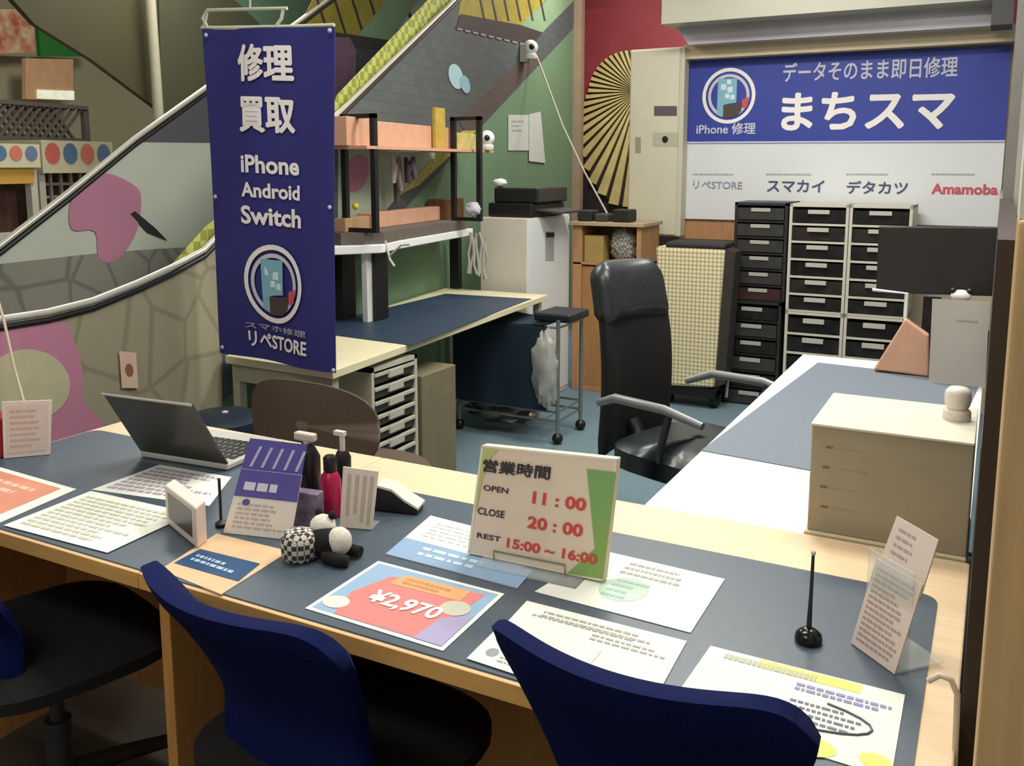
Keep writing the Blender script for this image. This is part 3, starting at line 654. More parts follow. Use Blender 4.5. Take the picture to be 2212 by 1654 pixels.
# ---- white card stand, bottles, tape dispenser
q = stand([(741, 1008), (817, 1018), (803, 1144), (734, 1138)], PZ, .1)
s = sheet('card_stand', 'white card with vertical writing right of the magenta bottle', 'card', q, mat('cream_card', 'e6d9c8', .7, var=.02), .004)
m = MB()
for u in (.15, .38, .6, .8): q.rect(m, u, .1, u+.1, .85*random.uniform(.8, 1.1), .001)
m.build('printed_text', P('c6b6a6'), s)
MB().obox(q.P(.5, 1)-q.n*.025, (q.P(1, 1)-q.P(0, 1))*.5, V((q.n.x, q.n.y, 0)).normalized()*.022, .003).build('foot', CLEAR, s)
c = pz(716, 1112, PZ); t = thing('bottle', 'magenta bottle with black cap behind the panda toy', 'bottle', c)
MB().lathe([(.021, 0), (.022, .01), (.022, .075), (.017, .09), (.012, .096)], c).build('bottle_body', mat('magenta_plastic', 'b8104e', .35, var=.1), t, smooth=True)
MB().lathe([(.013, .096), (.014, .1), (.014, .125), (.010, .13)], c).build('cap', BLK, t, smooth=True)
c = pz(668, 1092, PZ); t = thing('spray_bottle', 'black spray bottle with white nozzle behind the purple leaflets', 'bottle', c)
MB().lathe([(.026, 0), (.027, .01), (.027, .11), (.015, .135), (.012, .14)], c).build('bottle_body', mat('black_bottle', '1d1a1c', .3, var=.1), t, smooth=True)
MB().box(c.x-.03, c.x+.022, c.y-.009, c.y+.009, c.z+.145, c.z+.163).lathe([(.008, .13), (.008, .15)], c).build('nozzle', P('cfc6b8'), t, bevel=.004)
c = pz(742, 1050, PZ); t = thing('spray_bottle', 'black pump bottle with white stem between the magenta bottle and white card', 'bottle', c)
MB().lathe([(.018, 0), (.019, .01), (.019, .07), (.012, .085)], c).build('bottle_body', BLK, t, smooth=True)
MB().lathe([(.006, .085), (.006, .125)], c).box(c.x-.02, c.x+.008, c.y-.006, c.y+.006, c.z+.12, c.z+.13).build('pump', P('ddd2c8'), t)
c = pz(668, 1136, PZ); tag(MB().obox(c, V((.028, .004, 0)), V((-.002, .014, 0)), .075).build('packet', mat('lilac_pack', '8f7f98', .6, scale=40, col2='5a4a62'), origin=c, bevel=.003), 'lilac patterned packet standing behind the panda toy', 'packet')
c = pz(855, 1098, PZ); t = thing('tape_dispenser', 'black and white tape dispenser right of the white card', 'tape dispenser', c)
e1 = V((.055, .012, 0)); e2 = V((-.006, .022, 0))
prof = [(-1, 0), (1, 0), (1, .015), (.5, .03), (.0, .05), (-.6, .055), (-1, .03)]
MB().prism([c-e2+e1*u+UP*z for u, z in prof], e2*2).build('body', BLK, t, bevel=.003)
MB().prism([c-e2*1.05+e1*u+UP*z for u, z in ((1.05, .016), (.5, .0315), (0, .0515), (-.6, .0565), (-.6, .052), (0, .046), (.5, .026), (1.05, .011))], e2*2.1).build('top_cover', P('cfd4c6'), t)
# ---- panda toy
c = pz(700, 1200, PZ); t = thing('panda_toy', 'black and white panda plush toy lying on the counter mat', 'soft toy', c)
WF = mat('white_plush', 'e2dccc', .95, var=.08, scale=120, bump=.4); BF = mat('black_plush', '121010', .95, var=.1, scale=120, bump=.4)
MB().ball(c+V((.004, .0, .028)), (.042, .028, .028)).build('body', BF, t, smooth=True)
MB().ball(c+V((.034, .004, .034)), (.024, .024, .027)).build('rump', WF, t, smooth=True)
MB().ball(c+V((-.012, .014, .052)), (.026, .023, .022)).build('head', WF, t, smooth=True)
for dx in (-.026, .006): MB().ball(c+V((dx, .02, .074)), .008, 8, 6).build('ear', BF, t, smooth=True)
MB().tube([c+V((.02, -.02, .012)), c+V((.05, -.024, .011)), c+V((.07, -.016, .01))], [.013, .012, .011], 8).build('leg', BF, t, smooth=True)
MB().tube([c+V((.03, .022, .012)), c+V((.066, .026, .011))], [.013, .011], 8).build('leg', BF, t, smooth=True)
c2 = pz(648, 1205, PZ)
tag(MB().lathe([(.028, 0), (.034, .01), (.034, .04), (.026, .052), (.012, .056)], c2, 18).build('knit_pouch', mat('houndstooth', 'cbc6b8', .9, kind='checker', scale=110, col2='3a3833'), origin=c2, smooth=True), 'black and white chequered knit pouch left of the panda toy', 'pouch')
# ---- laptop
LB, LR = pz(304, 986, PZ), pz(492, 1016, PZ)
ed = (LR-LB).normalized(); back = UP.cross(ed); LH = .215
t = thing('laptop', 'open grey laptop seen from behind its lid on the left counter', 'laptop', LB)
def reach(x, y, p, r):
    d = ray(x, y); o = EYE-p; A, B, C_ = d.dot(d), 2*d.dot(o), o.dot(o)-r*r; dd = max(0, B*B-4*A*C_); return EYE+d*((-B-math.sqrt(dd))/(2*A))
LT = reach(221, 850, LB+UP*.014, LH); upv = (LT-LB-UP*.014); upv -= ed*upv.dot(ed)*0
LW = ed*(LR-LB).length
b0 = LB+UP*.014
q = Q(LT, LT+LW*.98, b0+LW, b0); q.slab(MB(), .006).build('lid', mat('laptop_grey', '56544f', .25, metal=.35, var=.03), t, bevel=.002)
MB().tube([LT+q.n*.001, LT+LW*.98+q.n*.001], .0035, 6).build('lid_edge', P('a8a294'), t)
MB().prism([LB, LB+LW, LB+LW+back*.225, LB+back*.225], (0, 0, .014)).build('base', P('bdbcb6', .4), t, bevel=.003)
kb = MB()
for i in range(5):
    for j in range(13):
        p = LB+LW*(.05+j*.07)+back*(.05+i*.027)+UP*.014; kb.obox(p+LW*.03, LW*.026, back*.0105, .002)
kb.build('keyboard', BLK, t)
# ---- cable at left, cable at right
tag(MB().tube([pY(-60, 480, 1.62), pY(-18, 600, 1.6), pY(8, 690, 1.58), pY(30, 790, 1.57), pY(50, 862, 1.565), pz(40, 968, PZ+.003)+V((0, .05, 0))], .004, 8).build('hanging_cable', P('c9bda8'), origin=pz(40, 968, PZ), smooth=True), 'thin cream cable hanging down to the card at far left', 'cable')
cp = [(2005, 1470), (2030, 1458), (2055, 1468), (2068, 1500), (2066, 1560), (2060, 1680)]
tag(MB().tube([pY(x, y, 1.2) for x, y in cp], .004, 8).build('white_cable', P('cfc2b0'), origin=pY(2005, 1470, 1.2), smooth=True), 'white cable looping beside the right end of the counter', 'cable')
# ================================================================ CHAIRS AT THE COUNTER
def visitor_chair(label, h, rz, loc, yb=-.26, ws=1.0):
    t = thing('visitor_chair', label, 'chair', (0, 0, 0), 'navy chairs facing the counter')
    zt = h; zb = .40
    def wid(v): return ws*.165+ws*.062*max(0, (v-.45)/.55)**1.1
    def surf(u, v, o=0):
        s = 2*u-1; ve = v
        w = wid(ve); x = s*w
        top = zt-.055*max(0, s)**8-.012*max(0, -s)**9
        z = zb+(top-zb)*v
        r = max(0, v-.93)/.07
        y = -.14-.16*max(0, (v-.35)/.65)**1.3+(.02+.055*v*v)*abs(s)**2
        edge = min(1, (1-abs(s))*7, (1-v)*9+.12, v*8+.2)
        return (x*(1-.02*r), y+o*(.010+.016*math.sqrt(max(0, edge))), z)
    m = MB(); nu, nv = 36, 28
    m.grid(lambda u, v: surf(u, v, -1), nu, nv, lambda u, v: V(surf(u, v, 1))-V(surf(u, v, -1)))
    m.build('backrest', NAVYF, t, smooth=True)
    s = MB()
    def seat(u, v, top):
        a = 2*math.pi*u; ex = lambda c: math.copysign(abs(c)**.55, c)
        return (.235*v*ex(math.cos(a)), .0+.215*v*ex(math.sin(a)), (.475-.03*v**6) if top else (.40+.02*v**4))
    s.grid(lambda u, v: seat(u, v, True), 28, 8); s.grid(lambda u, v: seat(u, v, False), 28, 8)
    s.grid(lambda u, v: tuple(V(seat(u, 1, True))*(1-v)+V(seat(u, 1, False))*v), 28, 2)
    s.build('seat', BLACKF, t, smooth=True)
    MB().tube([(0, -.12, .39), (0, -.24, .40), (0, -.15, .43)], .022, 8).build('back_support', BLK, t, smooth=True)
    MB().lathe([(.028, .10), (.028, .25), (.016, .25), (.016, .41)], (0, 0, 0), 12).build('gas_lift', DGREY, t, smooth=True)
    for k in range(5):
        a = 2*math.pi*k/5+.3; c, s_ = math.cos(a), math.sin(a)
        l = MB().tube([(0, 0, .12), (c*.14, s_*.14, .10), (c*.27, s_*.27, .075)], [.026, .02, .015], 8).build('leg', DGREY, t, smooth=True)
        MB().tube([(c*.27-s_*.014, s_*.27+c*.014, .027), (c*.27+s_*.014, s_*.27-c*.014, .027)], .027, 12).tube([(c*.27, s_*.27, .045), (c*.27, s_*.27, .08)], .007, 6).build('caster', BLK, l, smooth=True)
    t.location = loc; t.rotation_euler = (0, 0, rz); return t
visitor_chair('navy fabric chair in the middle, its back against the counter front', .805, math.radians(-5), (-.975, 1.20, 0))
visitor_chair('navy fabric chair at the right, nearest to the handwritten poster', .865, math.radians(1), (-.347, 1.218, 0), ws=.93)
visitor_chair('navy fabric chair with black seat cut by the left picture edge', .79, math.radians(-16), (-1.75, 1.17, 0))

# ================================================================ STAFF AREA
# ---- taupe task chair
t = thing('task_chair', 'taupe task chair with rounded backrest behind the counter under the banner', 'chair', (-1.9, 2.1, 0))
bc = pY(652, 905, 2.12)
def tb(u, v):
    a = 2*math.pi*u; ex = lambda c, p: math.copysign(abs(c)**p, c)
    return bc+V((.255*v*ex(math.cos(a), .8), .05*(v*math.cos(a))**2, .14*v*ex(math.sin(a), .72)-.02))
MB().grid(tb, 40, 8, lambda u, v: V((0, .05*math.sqrt(max(0, 1-v**4))+.008, 0))).build('backrest', BROWNF, t, smooth=True)
MB().tube([(bc.x, 2.19, bc.z-.1), (bc.x, 2.26, .42), (bc.x, 2.4, .36)], .02, 8).build('back_support', BLK, t, smooth=True)
def ts(u, v): a = 2*math.pi*u; return V((bc.x+.24*v*math.cos(a), 2.42+.22*v*math.sin(a), .45-.02*v**4))
MB().grid(ts, 28, 6, lambda u, v: V((0, 0, -.06))).build('seat', BROWNF, t, smooth=True)
MB().lathe([(.028, .08), (.028, .25), (.018, .25), (.018, .40)], (bc.x, 2.42, 0), 12).build('gas_lift', BLK, t)
for k in range(5):
    a = 2*math.pi*k/5; c, s_ = math.cos(a), math.sin(a)
    MB().tube([(bc.x, 2.42, .1), (bc.x+c*.26, 2.42+s_*.26, .06)], [.025, .015], 8).ball((bc.x+c*.26, 2.42+s_*.26, .028), .028, 10, 8).build('leg', BLK, t, smooth=True)
# ---- navy stool at the far left
sc = pz(482, 893, .60)
t = thing('stool', 'low navy cushioned stool left of the taupe chair', 'stool', (sc.x, sc.y, 0))
MB().lathe([(.10, .53), (.125, .545), (.125, .58), (.10, .60), (.04, .604)], (sc.x, sc.y, 0), 28).build('seat', mat('navy_vinyl', '1c2b3c', .5, var=.08), t, smooth=True)
MB().lathe([(.01, .603), (.012, .608), (.006, .611)], (sc.x+.01, sc.y, 0), 10).build('button', P('c8d0d0'), t)
for k in range(4):
    a = math.pi/4+k*math.pi/2; MB().tube([(sc.x+.08*math.cos(a), sc.y+.08*math.sin(a), .54), (sc.x+.11*math.cos(a), sc.y+.11*math.sin(a), 0)], .012, 8).build('leg', DGREY, t, smooth=True)
# ---- banner
BN = 2.45
bn = thing('hanging_banner', 'tall blue fabric banner with white lettering hanging behind the counter', 'banner', pY(600, 785, BN))
q = onY([(436, 62), (722, 58), (727, 805), (475, 762)], BN)
def bf(u, v): p = q.P(u, v); return p+V((0, .008*math.sin(u*9+v*4)+.012*(v**3)*math.sin(u*5+.5), 0))
MB().grid(bf, 24, 40, lambda u, v: V((0, .003, 0))).build('cloth', BLUE, bn, smooth=True)
class QB(Q):                       # print that follows the rippled cloth
    def P(s, u, v, l=0.0): return bf(u, v)+V((0, -.0045-l*1.5, 0))
qt = QB(*q.c)
def btx(s_, x0, y0, x1, y1, bold, m=INKW): ptext(qt, s_, x0, y0, x1, y1, m, bn, bold, .001)
btx('修理', 514, 95, 636, 178, .055); btx('買取', 520, 208, 638, 290, .055)
btx('iPhone', 525, 333, 646, 380, .03); btx('Android', 526, 392, 648, 434, .03); btx('Switch', 525, 442, 652, 494, .03)
logo(qt, 593, 614, 65, 84, bn)
btx('スマホ修理', 530, 693, 670, 729, .02, P('a9a7bc')); btx('リペSTORE', 536, 713, 672, 769, .04)
fz = []
for pth in ([(440, 62), (448, 22), (620, 18)], [(448, 22), (438, 40), (450, 62), (600, 62)], [(612, 18), (608, 40), (592, 62)], [(436, 60), (470, 60), (600, 58), (722, 54)]):
    fz.append([pY(x, y, BN+.01) for x, y in pth])
m = MB()
for pth in fz: m.tube(pth, .006, 8)
m.build('hanging_frame', P('c3c7ae'), bn, smooth=True)
m = MB()
for x, y in ((445, 76), (712, 66), (465, 425), (712, 448), (480, 750), (720, 800)): m.ball(pY(x, y, BN-.012), (.008, .006, .008), 8, 6)
m.build('clip', P('b8b8c4'), bn, smooth=True)
MB().tube([pY(540, 20, BN+.01), pY(540, -200, BN+.01)], .004, 6).build('suspension_rod', P('b0b09a'), bn)
# ---- repair desk
RA, RB, RC, RD = V((-2.62, 2.56, 0)), V((-2.075, 2.54, 0)), V((-2.25, 4.68, 0)), V((-2.925, 4.66, 0))
rd = thing('repair_desk', 'pale wood repair bench along the green wall', 'desk', (-2.5, 3.6, 0))
MB().prism([p+UP*(TZ-.03) for p in (RA, RB, RC, RD)], (0, 0, .03)).build('tabletop', PALEW, rd, bevel=.002)
for p in (RA+V((.03, .04, 0)), RB+V((-.04, .04, 0)), RC+V((-.04, -.05, 0)), RD+V((.05, -.05, 0))):
    MB().obox(p, V((.018, 0, 0)), V((0, .018, 0)), TZ-.03).build('leg', P('b9b59c'), rd)
MB().prism([RA+V((.02, .02, .62)), RB+V((-.03, .02, .62)), RB+V((-.03, .04, .62)), RA+V((.02, .04, .62))], (0, 0, .07)).build('apron', P('a8a694'), rd)
qm = flat([(962, 634), (1148, 645), (888, 745), (640, 712)], TZ+.003)
tag(qm.slab(MB(), .003).build('bench_mat', NAVYM, origin=qm.c[3]), 'dark blue work mat on the repair bench', 'mat')
# raised platform
pf = thing('platform', 'white edged raised platform standing on the repair bench', 'shelf', (-2.6, 4, TZ))
A, B = pz(722, 532, 1.09), pz(826, 528, 1.09); B2 = pz(862, 520, 1.09); C1 = pz(1022, 493, 1.09)
wallc = wpt(wu(C1), 1.09, .012); A = A if (A-W0).dot(WN) > .02 else wpt(wu(A), 1.09, .02); top = [A, B, (B+B2)/2+V((.01, -.03, 0)), B2, C1, wallc, wpt(wu(A)+.05, 1.09, .012)]
MB().prism([p-UP*.04 for p in top], (0, 0, .04)).build('board', WLAM, pf, bevel=.004)
C_ = sum(top, V((0, 0, 0)))/len(top)
MB().prism([p+(C_-p)*.10+UP*.0005 for p in top], (0, 0, .055)).build('riser', mat('grey_brown_mat', '6a625a', .8, var=.08), pf)
def stem(px0, py0, w, m, z1=1.05, dx=0):
    p = pz(px0, py0, TZ+.003); return MB().obox(p, V((w, 0, 0)), V((0, .05, 0)), z1-TZ-.003).build('leg', m, pf)
stem(748, 688, .022, BLK); stem(803, 692, .014, WHT); stem(822, 690, .012, BLK); 
p = pz(985, 622, TZ+.003); MB().obox(p, V((.03, 0, 0)), V((0, .02, 0)), 1.05-TZ-.003).build('leg', BLK, pf)
# open black shelf frame with board
sf = thing('open_shelf', 'black metal frame shelf with thin wood board on the bench platform', 'shelf', (-2.6, 3.9, 1.1))
for x0, x1, yt, Yc, foot in ((742, 806, 247, 3.42, 488), (979, 1035, 253, 4.42, 425)):
    a, b = pY(x0, yt, Yc), pY(x1, yt, Yc); z0 = 1.146
    m = MB()
    for p in (a, b): m.box(p.x-.013, p.x+.013, Yc-.013, Yc+.013, z0, a.z)
    m.box(a.x-.013, b.x+.013, Yc-.013, Yc+.013, a.z-.02, a.z); m.box(a.x, b.x, Yc-.01, Yc+.01, z0, z0+.02)
    m.build('side_frame', BLK, sf)
zb = pY(806, 322, 3.42).z
sb = MB().prism([V((-2.735, 3.34, zb)), V((-2.50, 3.34, zb)), V((-2.62, 4.72, zb)), V((-2.90, 4.72, zb))], (0, 0, .014)).build('shelf_board', SALMON, sf)
def shelfbox(name, label, cat, px, Y, m, dep=.1, z=None, group=None):
    q = onY(px, Y); o = q.slab(MB(), dep)
    lo = min(p.z for p in q.c)
    if z is not None:
        for v in o.v: v.z += z-lo
    return tag(o.build(name, m, origin=V((q.c[3].x, Y, z if z is not None else lo)), bevel=.003), label, cat, group)
zs = zb+.0145
def wallbox(name, label, cat, px, off, m, dep, z, group=None):
    c_ = [pw(x, y, off) for x, y in px]; u0, u1 = wu(c_[0]), wu(c_[1]); h = c_[0].z-c_[3].z
    o = MB().prism([wpt(u0, z, off), wpt(u1, z, off), wpt(u1, z, off-dep), wpt(u0, z, off-dep)], (0, 0, max(h, .02)))
    return tag(o.build(name, m, origin=wpt(u0, z, off), bevel=.003), label, cat, group)
wallbox('cardboard_box', 'short salmon cardboard box at the left on the open shelf', 'box', [(748, 258), (800, 260), (800, 322), (748, 322)], .16, SALMON, .13, zs)
wallbox('cardboard_box', 'long salmon cardboard box at the middle of the open shelf', 'box', [(806, 264), (980, 268), (980, 320), (806, 320)], .17, SALMON, .14, zs)
wallbox('yellow_packet', 'small yellow packet leaning on the long salmon box on the open shelf', 'packet', [(941, 232), (962, 232), (962, 322), (941, 322)], .198, mat('yellow_pack', 'c4a94a', .6, var=.15, scale=20), .022, zs)
wallbox('yellow_cloth', 'folded pale yellow cloth at the right on the open shelf', 'cloth', [(988, 284), (1028, 284), (1028, 322), (988, 322)], .16, mat('yellow_cloth', 'd2c477', .9, var=.15, scale=25), .1, zs)
def dome_cam(name, label, p, s, nrm):
    t = thing(name, label, 'camera', p)
    m = MB().lathe([(.026*s, 0), (.03*s, .006*s), (.03*s, .02*s), (.02*s, .026*s)], p).ball(p+UP*.052*s, .034*s); m.build('housing', WHT, t, smooth=True)
    MB().ball(p+UP*.052*s+nrm*.026*s, .014*s, 10, 8).build('lens', BLK, t, smooth=True); return t
dome_cam('security_camera', 'small white round camera at the right end of the open shelf', V((pY(1052, 310, 4.62).x, 4.62, zs)), 1.3, V((.5, -.85, 0)).normalized())
pc = pw(1146, 128, .07)
t = dome_cam('security_camera', 'white round camera fixed high on the mural wall with dangling cord', pc, 1.6, V((.6, -.8, 0)))
MB().obox(pc+WN*-.04-UP*.02, WD*.05, WN*.025, .12).build('bracket', P('aaa79c'), t)
rope = [pw(1160, 122, .06), pY(1215, 270, 6.0), pY(1262, 370, 5.9), pY(1322, 480, 5.7)]
tag(MB().tube(rope, .007, 6).build('rope', P('b5b3a0'), origin=rope[0], smooth=True), 'pale rope slanting down from the wall camera to the wood cabinet', 'cord')
# items on platform
zp = 1.146
wallbox('cardboard_box', 'salmon box on the bench platform beneath the long shelf box', 'box', [(802, 444), (955, 440), (955, 478), (802, 478)], .10, SALMON, .08, zp)
wallbox('cardboard_box', 'small tan box on the platform behind the left shelf frame', 'box', [(745, 452), (798, 452), (798, 482), (745, 482)], .10, mat('tan_card', 'b08a68', .75, var=.06), .06, zp)
yb0 = pw(768, 453, .07); tag(MB().ball(yb0+UP*.016, .016, 10, 8).build('yellow_ball', P('d8d028'), origin=yb0, smooth=True), 'tiny yellow ball on the small tan box', 'ball')
wallbox('wood_crate', 'dark wooden tray box on the platform left of the printer', 'box', [(957, 432), (1002, 432), (1002, 476), (957, 476)], .12, mat('dark_crate', '6a4a26', .6, var=.2, scale=20), .1, zp)
m = MB().ball(pY(1022, 452, 4.40), (.045, .04, .04), 16, 12, rough=.35, sc=8, seed=3)
tag(m.build('cloth_bundle', P('c2c2c8'), origin=pY(1022, 470, 4.40), smooth=True), 'crumpled pale grey cloth beside the dark wooden tray', 'cloth')
# hand tools under the shelf board
tl = thing('tool_rack', 'bundle of small white and dark tools hanging under the open shelf', 'tools', pY(860, 335, 3.85))
for i, (x, y, l, c) in enumerate(((846, 335, 60, 'd0d2ca'), (862, 338, 75, '8a7a74'), (876, 340, 55, '4a3238'), (893, 338, 48, '4c4a5c'), (853, 380, 60, '5a5648'))):
    a = pY(x, y, 3.85+.02*i); b = pY(x+4, y+l, 3.85+.02*i)
    MB().tube([a, a*.6+b*.4+V((.012*(-1)**i, 0, 0)), b], [.008, .022, .012], 8).build('tool', P(c), tl, smooth=True)
MB().tube([pY(835, 326, 3.85), pY(905, 326, 3.95)], .006, 6).build('tool_rail', WHT, tl)
# cables and lamp clamp around the platform
ck = MB()
for k in range(7):
    y0 = 500+random.uniform(0, 15); pts = [pY(1015+k*6+random.uniform(-6, 6), y0+i*22, 4.56+.012*k) for i in range(5)]; ck.tube(pts, .008, 6)
tag(ck.build('cable_bundle', P('a9a79c'), origin=pY(1035, 600, 4.6), smooth=True), 'bundle of grey cables hanging from the platform end', 'cables')
clp = MB().tube([pY(832, 520, 3.5), pY(842, 560, 3.5), pY(852, 575, 3.5)], .006, 6).tube([pY(842, 552, 3.5), pY(866, 530, 3.5), pY(885, 528, 3.5)], .005, 6)
tag(clp.build('cable_hook', P('c3c6b8'), origin=pY(842, 560, 3.5), smooth=True), 'forked pale cable hanging at the platform corner', 'cable')
# ---- drawer tower under bench
def px_on_x(x, y, X): return pX(x, y, X)
X0 = -2.115
ya, yb_ = pX(803, 850, X0).y, pX(902, 850, X0).y; zt = pX(902, 764, X0).z
dt = thing('drawer_tower', 'white slotted drawer tower under the repair bench', 'drawers', ((X0-.15), (ya+yb_)/2, 0))
m = MB()
m.box(X0-.3, X0, ya, ya+.018, 0, zt); m.box(X0-.3, X0, yb_-.018, yb_, 0, zt); m.box(X0-.3, X0, ya, yb_, zt-.018, zt); m.box(X0-.3, X0, ya, yb_, 0, .018); m.box(X0-.3, X0-.29, ya, yb_, 0, zt)
m.build('frame', P('c2beae'), dt)
nd = 11
for k in range(nd):
    z = .018+(zt-.036)*k/nd; hh = (zt-.036)/nd
    d = MB().box(X0-.28, X0-.006, ya+.02, yb_-.02, z+.004, z+hh*.62).build('drawer', P('35322c', .4), dt)
    MB().box(X0-.012, X0+.004, ya+.02, yb_-.02, z+hh*.62, z+hh*.82).box(X0-.004, X0+.007, (ya+yb_)/2-.05, (ya+yb_)/2+.05, z+hh*.3, z+hh*.8).build('drawer_lip', P('bdb9aa'), d)
# beige carton
X1 = -2.12; y0, y1 = pX(912, 880, X1).y, pX(985, 850, X1).y
tag(MB().box(X1-.2, X1, y0, y1, 0, pX(925, 808, X1).z).build('carton', mat('olive_carton', '7d745a', .7, var=.08), origin=(X1, y0, 0), bevel=.004), 'olive beige carton between the drawer tower and the cart', 'carton')
# ---- cart with navy cloth
CYY = 4.2; a = pY(978, 720, CYY).x; b = pY(1178, 700, CYY).x; zt = .615
ct = thing('wire_cart', 'steel wire cart draped with navy cloth at the end of the bench', 'cart', ((a+b)/2, 4.35, 0))
m = MB()
for x in (a+.02, b+.06):
    for y in (CYY+.03, CYY+.33): m.tube([(x, y, .05), (x, y, .66)], .011, 8)
for z in (.12, .17, .62):
    m.tube([(a+.02, CYY+.03, z), (b+.06, CYY+.03, z), (b+.06, CYY+.33, z), (a+.02, CYY+.33, z), (a+.02, CYY+.03, z)], .007, 6)
for k in range(8): x = a+.02+(b-a+.04)*k/7; m.tube([(x, CYY+.03, .12), (x, CYY+.33, .12)], .004, 5)
m.build('wire_frame', mat('galvanised_wire', '8f948f', .35, metal=.6, var=.1), ct)
for x in (a+.02, b+.06):
    for y in (CYY+.03, CYY+.33): MB().ball((x, y, .03), .03, 10, 8).build('caster', BLK, ct, smooth=True)
MB().grid(lambda u, v: (a+(b-a)*u, CYY+.008*math.sin(u*14)*v, .62-.44*v), 30, 8, lambda u, v: V((0, .012, 0))).build('cloth', mat('navy_drape', '14293a', .85, var=.12, scale=8), ct, smooth=True)
MB().grid(lambda u, v: (a+(b-a)*u, CYY+.01+.3*v, .625+.01*math.sin(u*7)), 12, 6, lambda u, v: V((0, 0, .012))).build('cloth', mat('navy_drape', '14293a'), ct)
tag(MB().prism([(b-.09, CYY+.04, .645), (b+.12, CYY+.04, .645), (b+.12, CYY+.3, .645), (b-.09, CYY+.3, .645)], (0, 0, .045)).build('tool_case', mat('navy_case', '161a24', .5, var=.1), origin=(b, CYY+.1, .645), bevel=.012), 'flat dark case lying on top of the wire cart', 'case')
m = MB().ball((b+.0, CYY+.0, .40), (.07, .045, .2), 18, 14, rough=.35, sc=9, seed=8)
tag(m.build('plastic_bag', mat('clear_bag', 'b3b4ac', .25, var=.18, scale=14), origin=(b, CYY, .3), smooth=True), 'crumpled pale plastic bag hanging on the right side of the cart', 'bag')
m = MB().ball(pY(1080, 888, 4.32), (.2, .1, .05), 20, 10, rough=.5, sc=12, seed=5)
tag(m.build('plastic_bag', mat('grey_bag', '5f6260', .3, var=.3, scale=16), origin=pY(1080, 900, 4.3), smooth=True), 'grey translucent bag lying on the lower cart shelf', 'bag')
# ---- white cabinet with printer
wx0, wx1 = pY(1062, 470, 4.78).x-.08, pY(1139, 470, 4.78).x; wy1 = pX(1230, 500, wx1).y; wz = pY(1139, 472, 4.78).z
wc = thing('white_cabinet', 'white tall cabinet standing at the end of the repair bench', 'cabinet', ((wx0+wx1)/2, 5, 0))
MB().box(wx0, wx1, 4.78, wy1, 0, wz).build('cabinet_body', mat('white_cabinet_shaded', 'd6d0c2', .5, var=.02), wc, bevel=.005)  # white cabinet; beige shadow on its front is put into this colour
dq = Q(V((wx1+.004, 4.79, wz-.01)), V((wx1+.004, wy1-.01, wz-.01)), V((wx1+.004, wy1-.01, .03)), V((wx1+.004, 4.79, .03)))
dr = dq.slab(MB(), .006).build('door', mat('white_door_lit', 'e2e6e6', .4, var=.01), wc)  # side face coloured whiter than the body, as the lit side
hq = [dq.uv(*p) for p in ((1178, 500), (1196, 500), (1196, 562), (1178, 562))]; dq.pol(MB(), hq, .003).build('handle', P('a9aaa8'), dr)
dq.pol(MB(), [dq.uv(*p) for p in ((1179, 502), (1196, 502), (1196, 512), (1179, 512))], .005).build('lock', BLK, dr)
pr = thing('printer', 'low black printer on top of the white cabinet', 'printer', ((wx0+wx1)/2, 5, wz))
pz0 = wz+.001; pz1 = pY(1100, 402, 4.85).z
MB().box(wx0+.02, wx1+.0, 4.84, 5.3, pz0, pz0+.085).build('printer_body', BLK, pr, bevel=.012)
MB().box(wx0+.05, wx1+.03, 4.86, 5.28, pz0+.085, pz1-.01).build('scanner_lid', mat('dark_lid', '222222', .35, var=.1), pr, bevel=.01)
MB().prism([(wx1+.0, 4.9, pz0+.04), (wx1+.14, 4.95, pz0+.02), (wx1+.14, 5.25, pz0+.02), (wx1, 5.25, pz0+.04)], (0, 0, .012)).build('paper_tray', DGREY, pr)
tag(MB().ball(V((wx0+.07, 4.9, pz1+.018)), (.045, .04, .026), 14, 10, rough=.3, seed=2).build('paper_wad', WHT, origin=(wx0+.05, 4.9, pz1), smooth=True), 'crumpled white paper on top of the black printer', 'paper')
# ---- wood cabinet
kx0 = pY(1238, 490, 5.36).x; kx1 = kx0+.46; kz = pY(1240, 486, 5.36).z
kc = thing('wood_cabinet', 'orange wood open cabinet between the white cabinet and the office chair', 'cabinet', ((kx0+kx1)/2, 5.5, 0))
m = MB(); m.box(kx0, kx0+.06, 5.36, 5.7, 0, kz); m.box(kx1-.03, kx1, 5.36, 5.7, 0, kz); m.box(kx0, kx1, 5.68, 5.7, 0, kz); m.box(kx0, kx1, 5.36, 5.7, kz-.25, kz-.235); m.box(kx0, kx1, 5.37, 5.7, .0, .03)
m.build('carcass', ORNG, kc, bevel=.002)
MB().box(kx0-.02, kx1+.02, 5.34, 5.71, kz, kz+.022).build('cabinet_top', mat('tan_top', 'b8a282', .5, var=.05), kc, bevel=.002)
MB().box(kx0+.062, kx1-.032, 5.372, 5.39, .03, kz-.26).build('door', mat('orange_door', 'ad7c4c', .5, var=.1, scale=8, stretch=(9, 9, .7)), kc)
zq = kz-.235
tag(MB().box(kx0+.07, kx0+.2, 5.38, 5.5, zq, zq+.17).build('carton', mat('khaki_carton', 'a98f52', .7, var=.08), origin=(kx0+.07, 5.38, zq), bevel=.003), 'khaki carton inside the orange wood cabinet', 'carton')
tag(MB().ball((kx0+.31, 5.46, zq+.11), (.09, .07, .108), 18, 14, rough=.3, sc=10, seed=11).build('plastic_bag', mat('mesh_bag', 'a9a79a', .4, kind='checker', scale=60, col2='6a685e'), origin=(kx0+.3, 5.46, zq), smooth=True), 'grey mesh bag inside the wood cabinet above the office chair', 'bag')
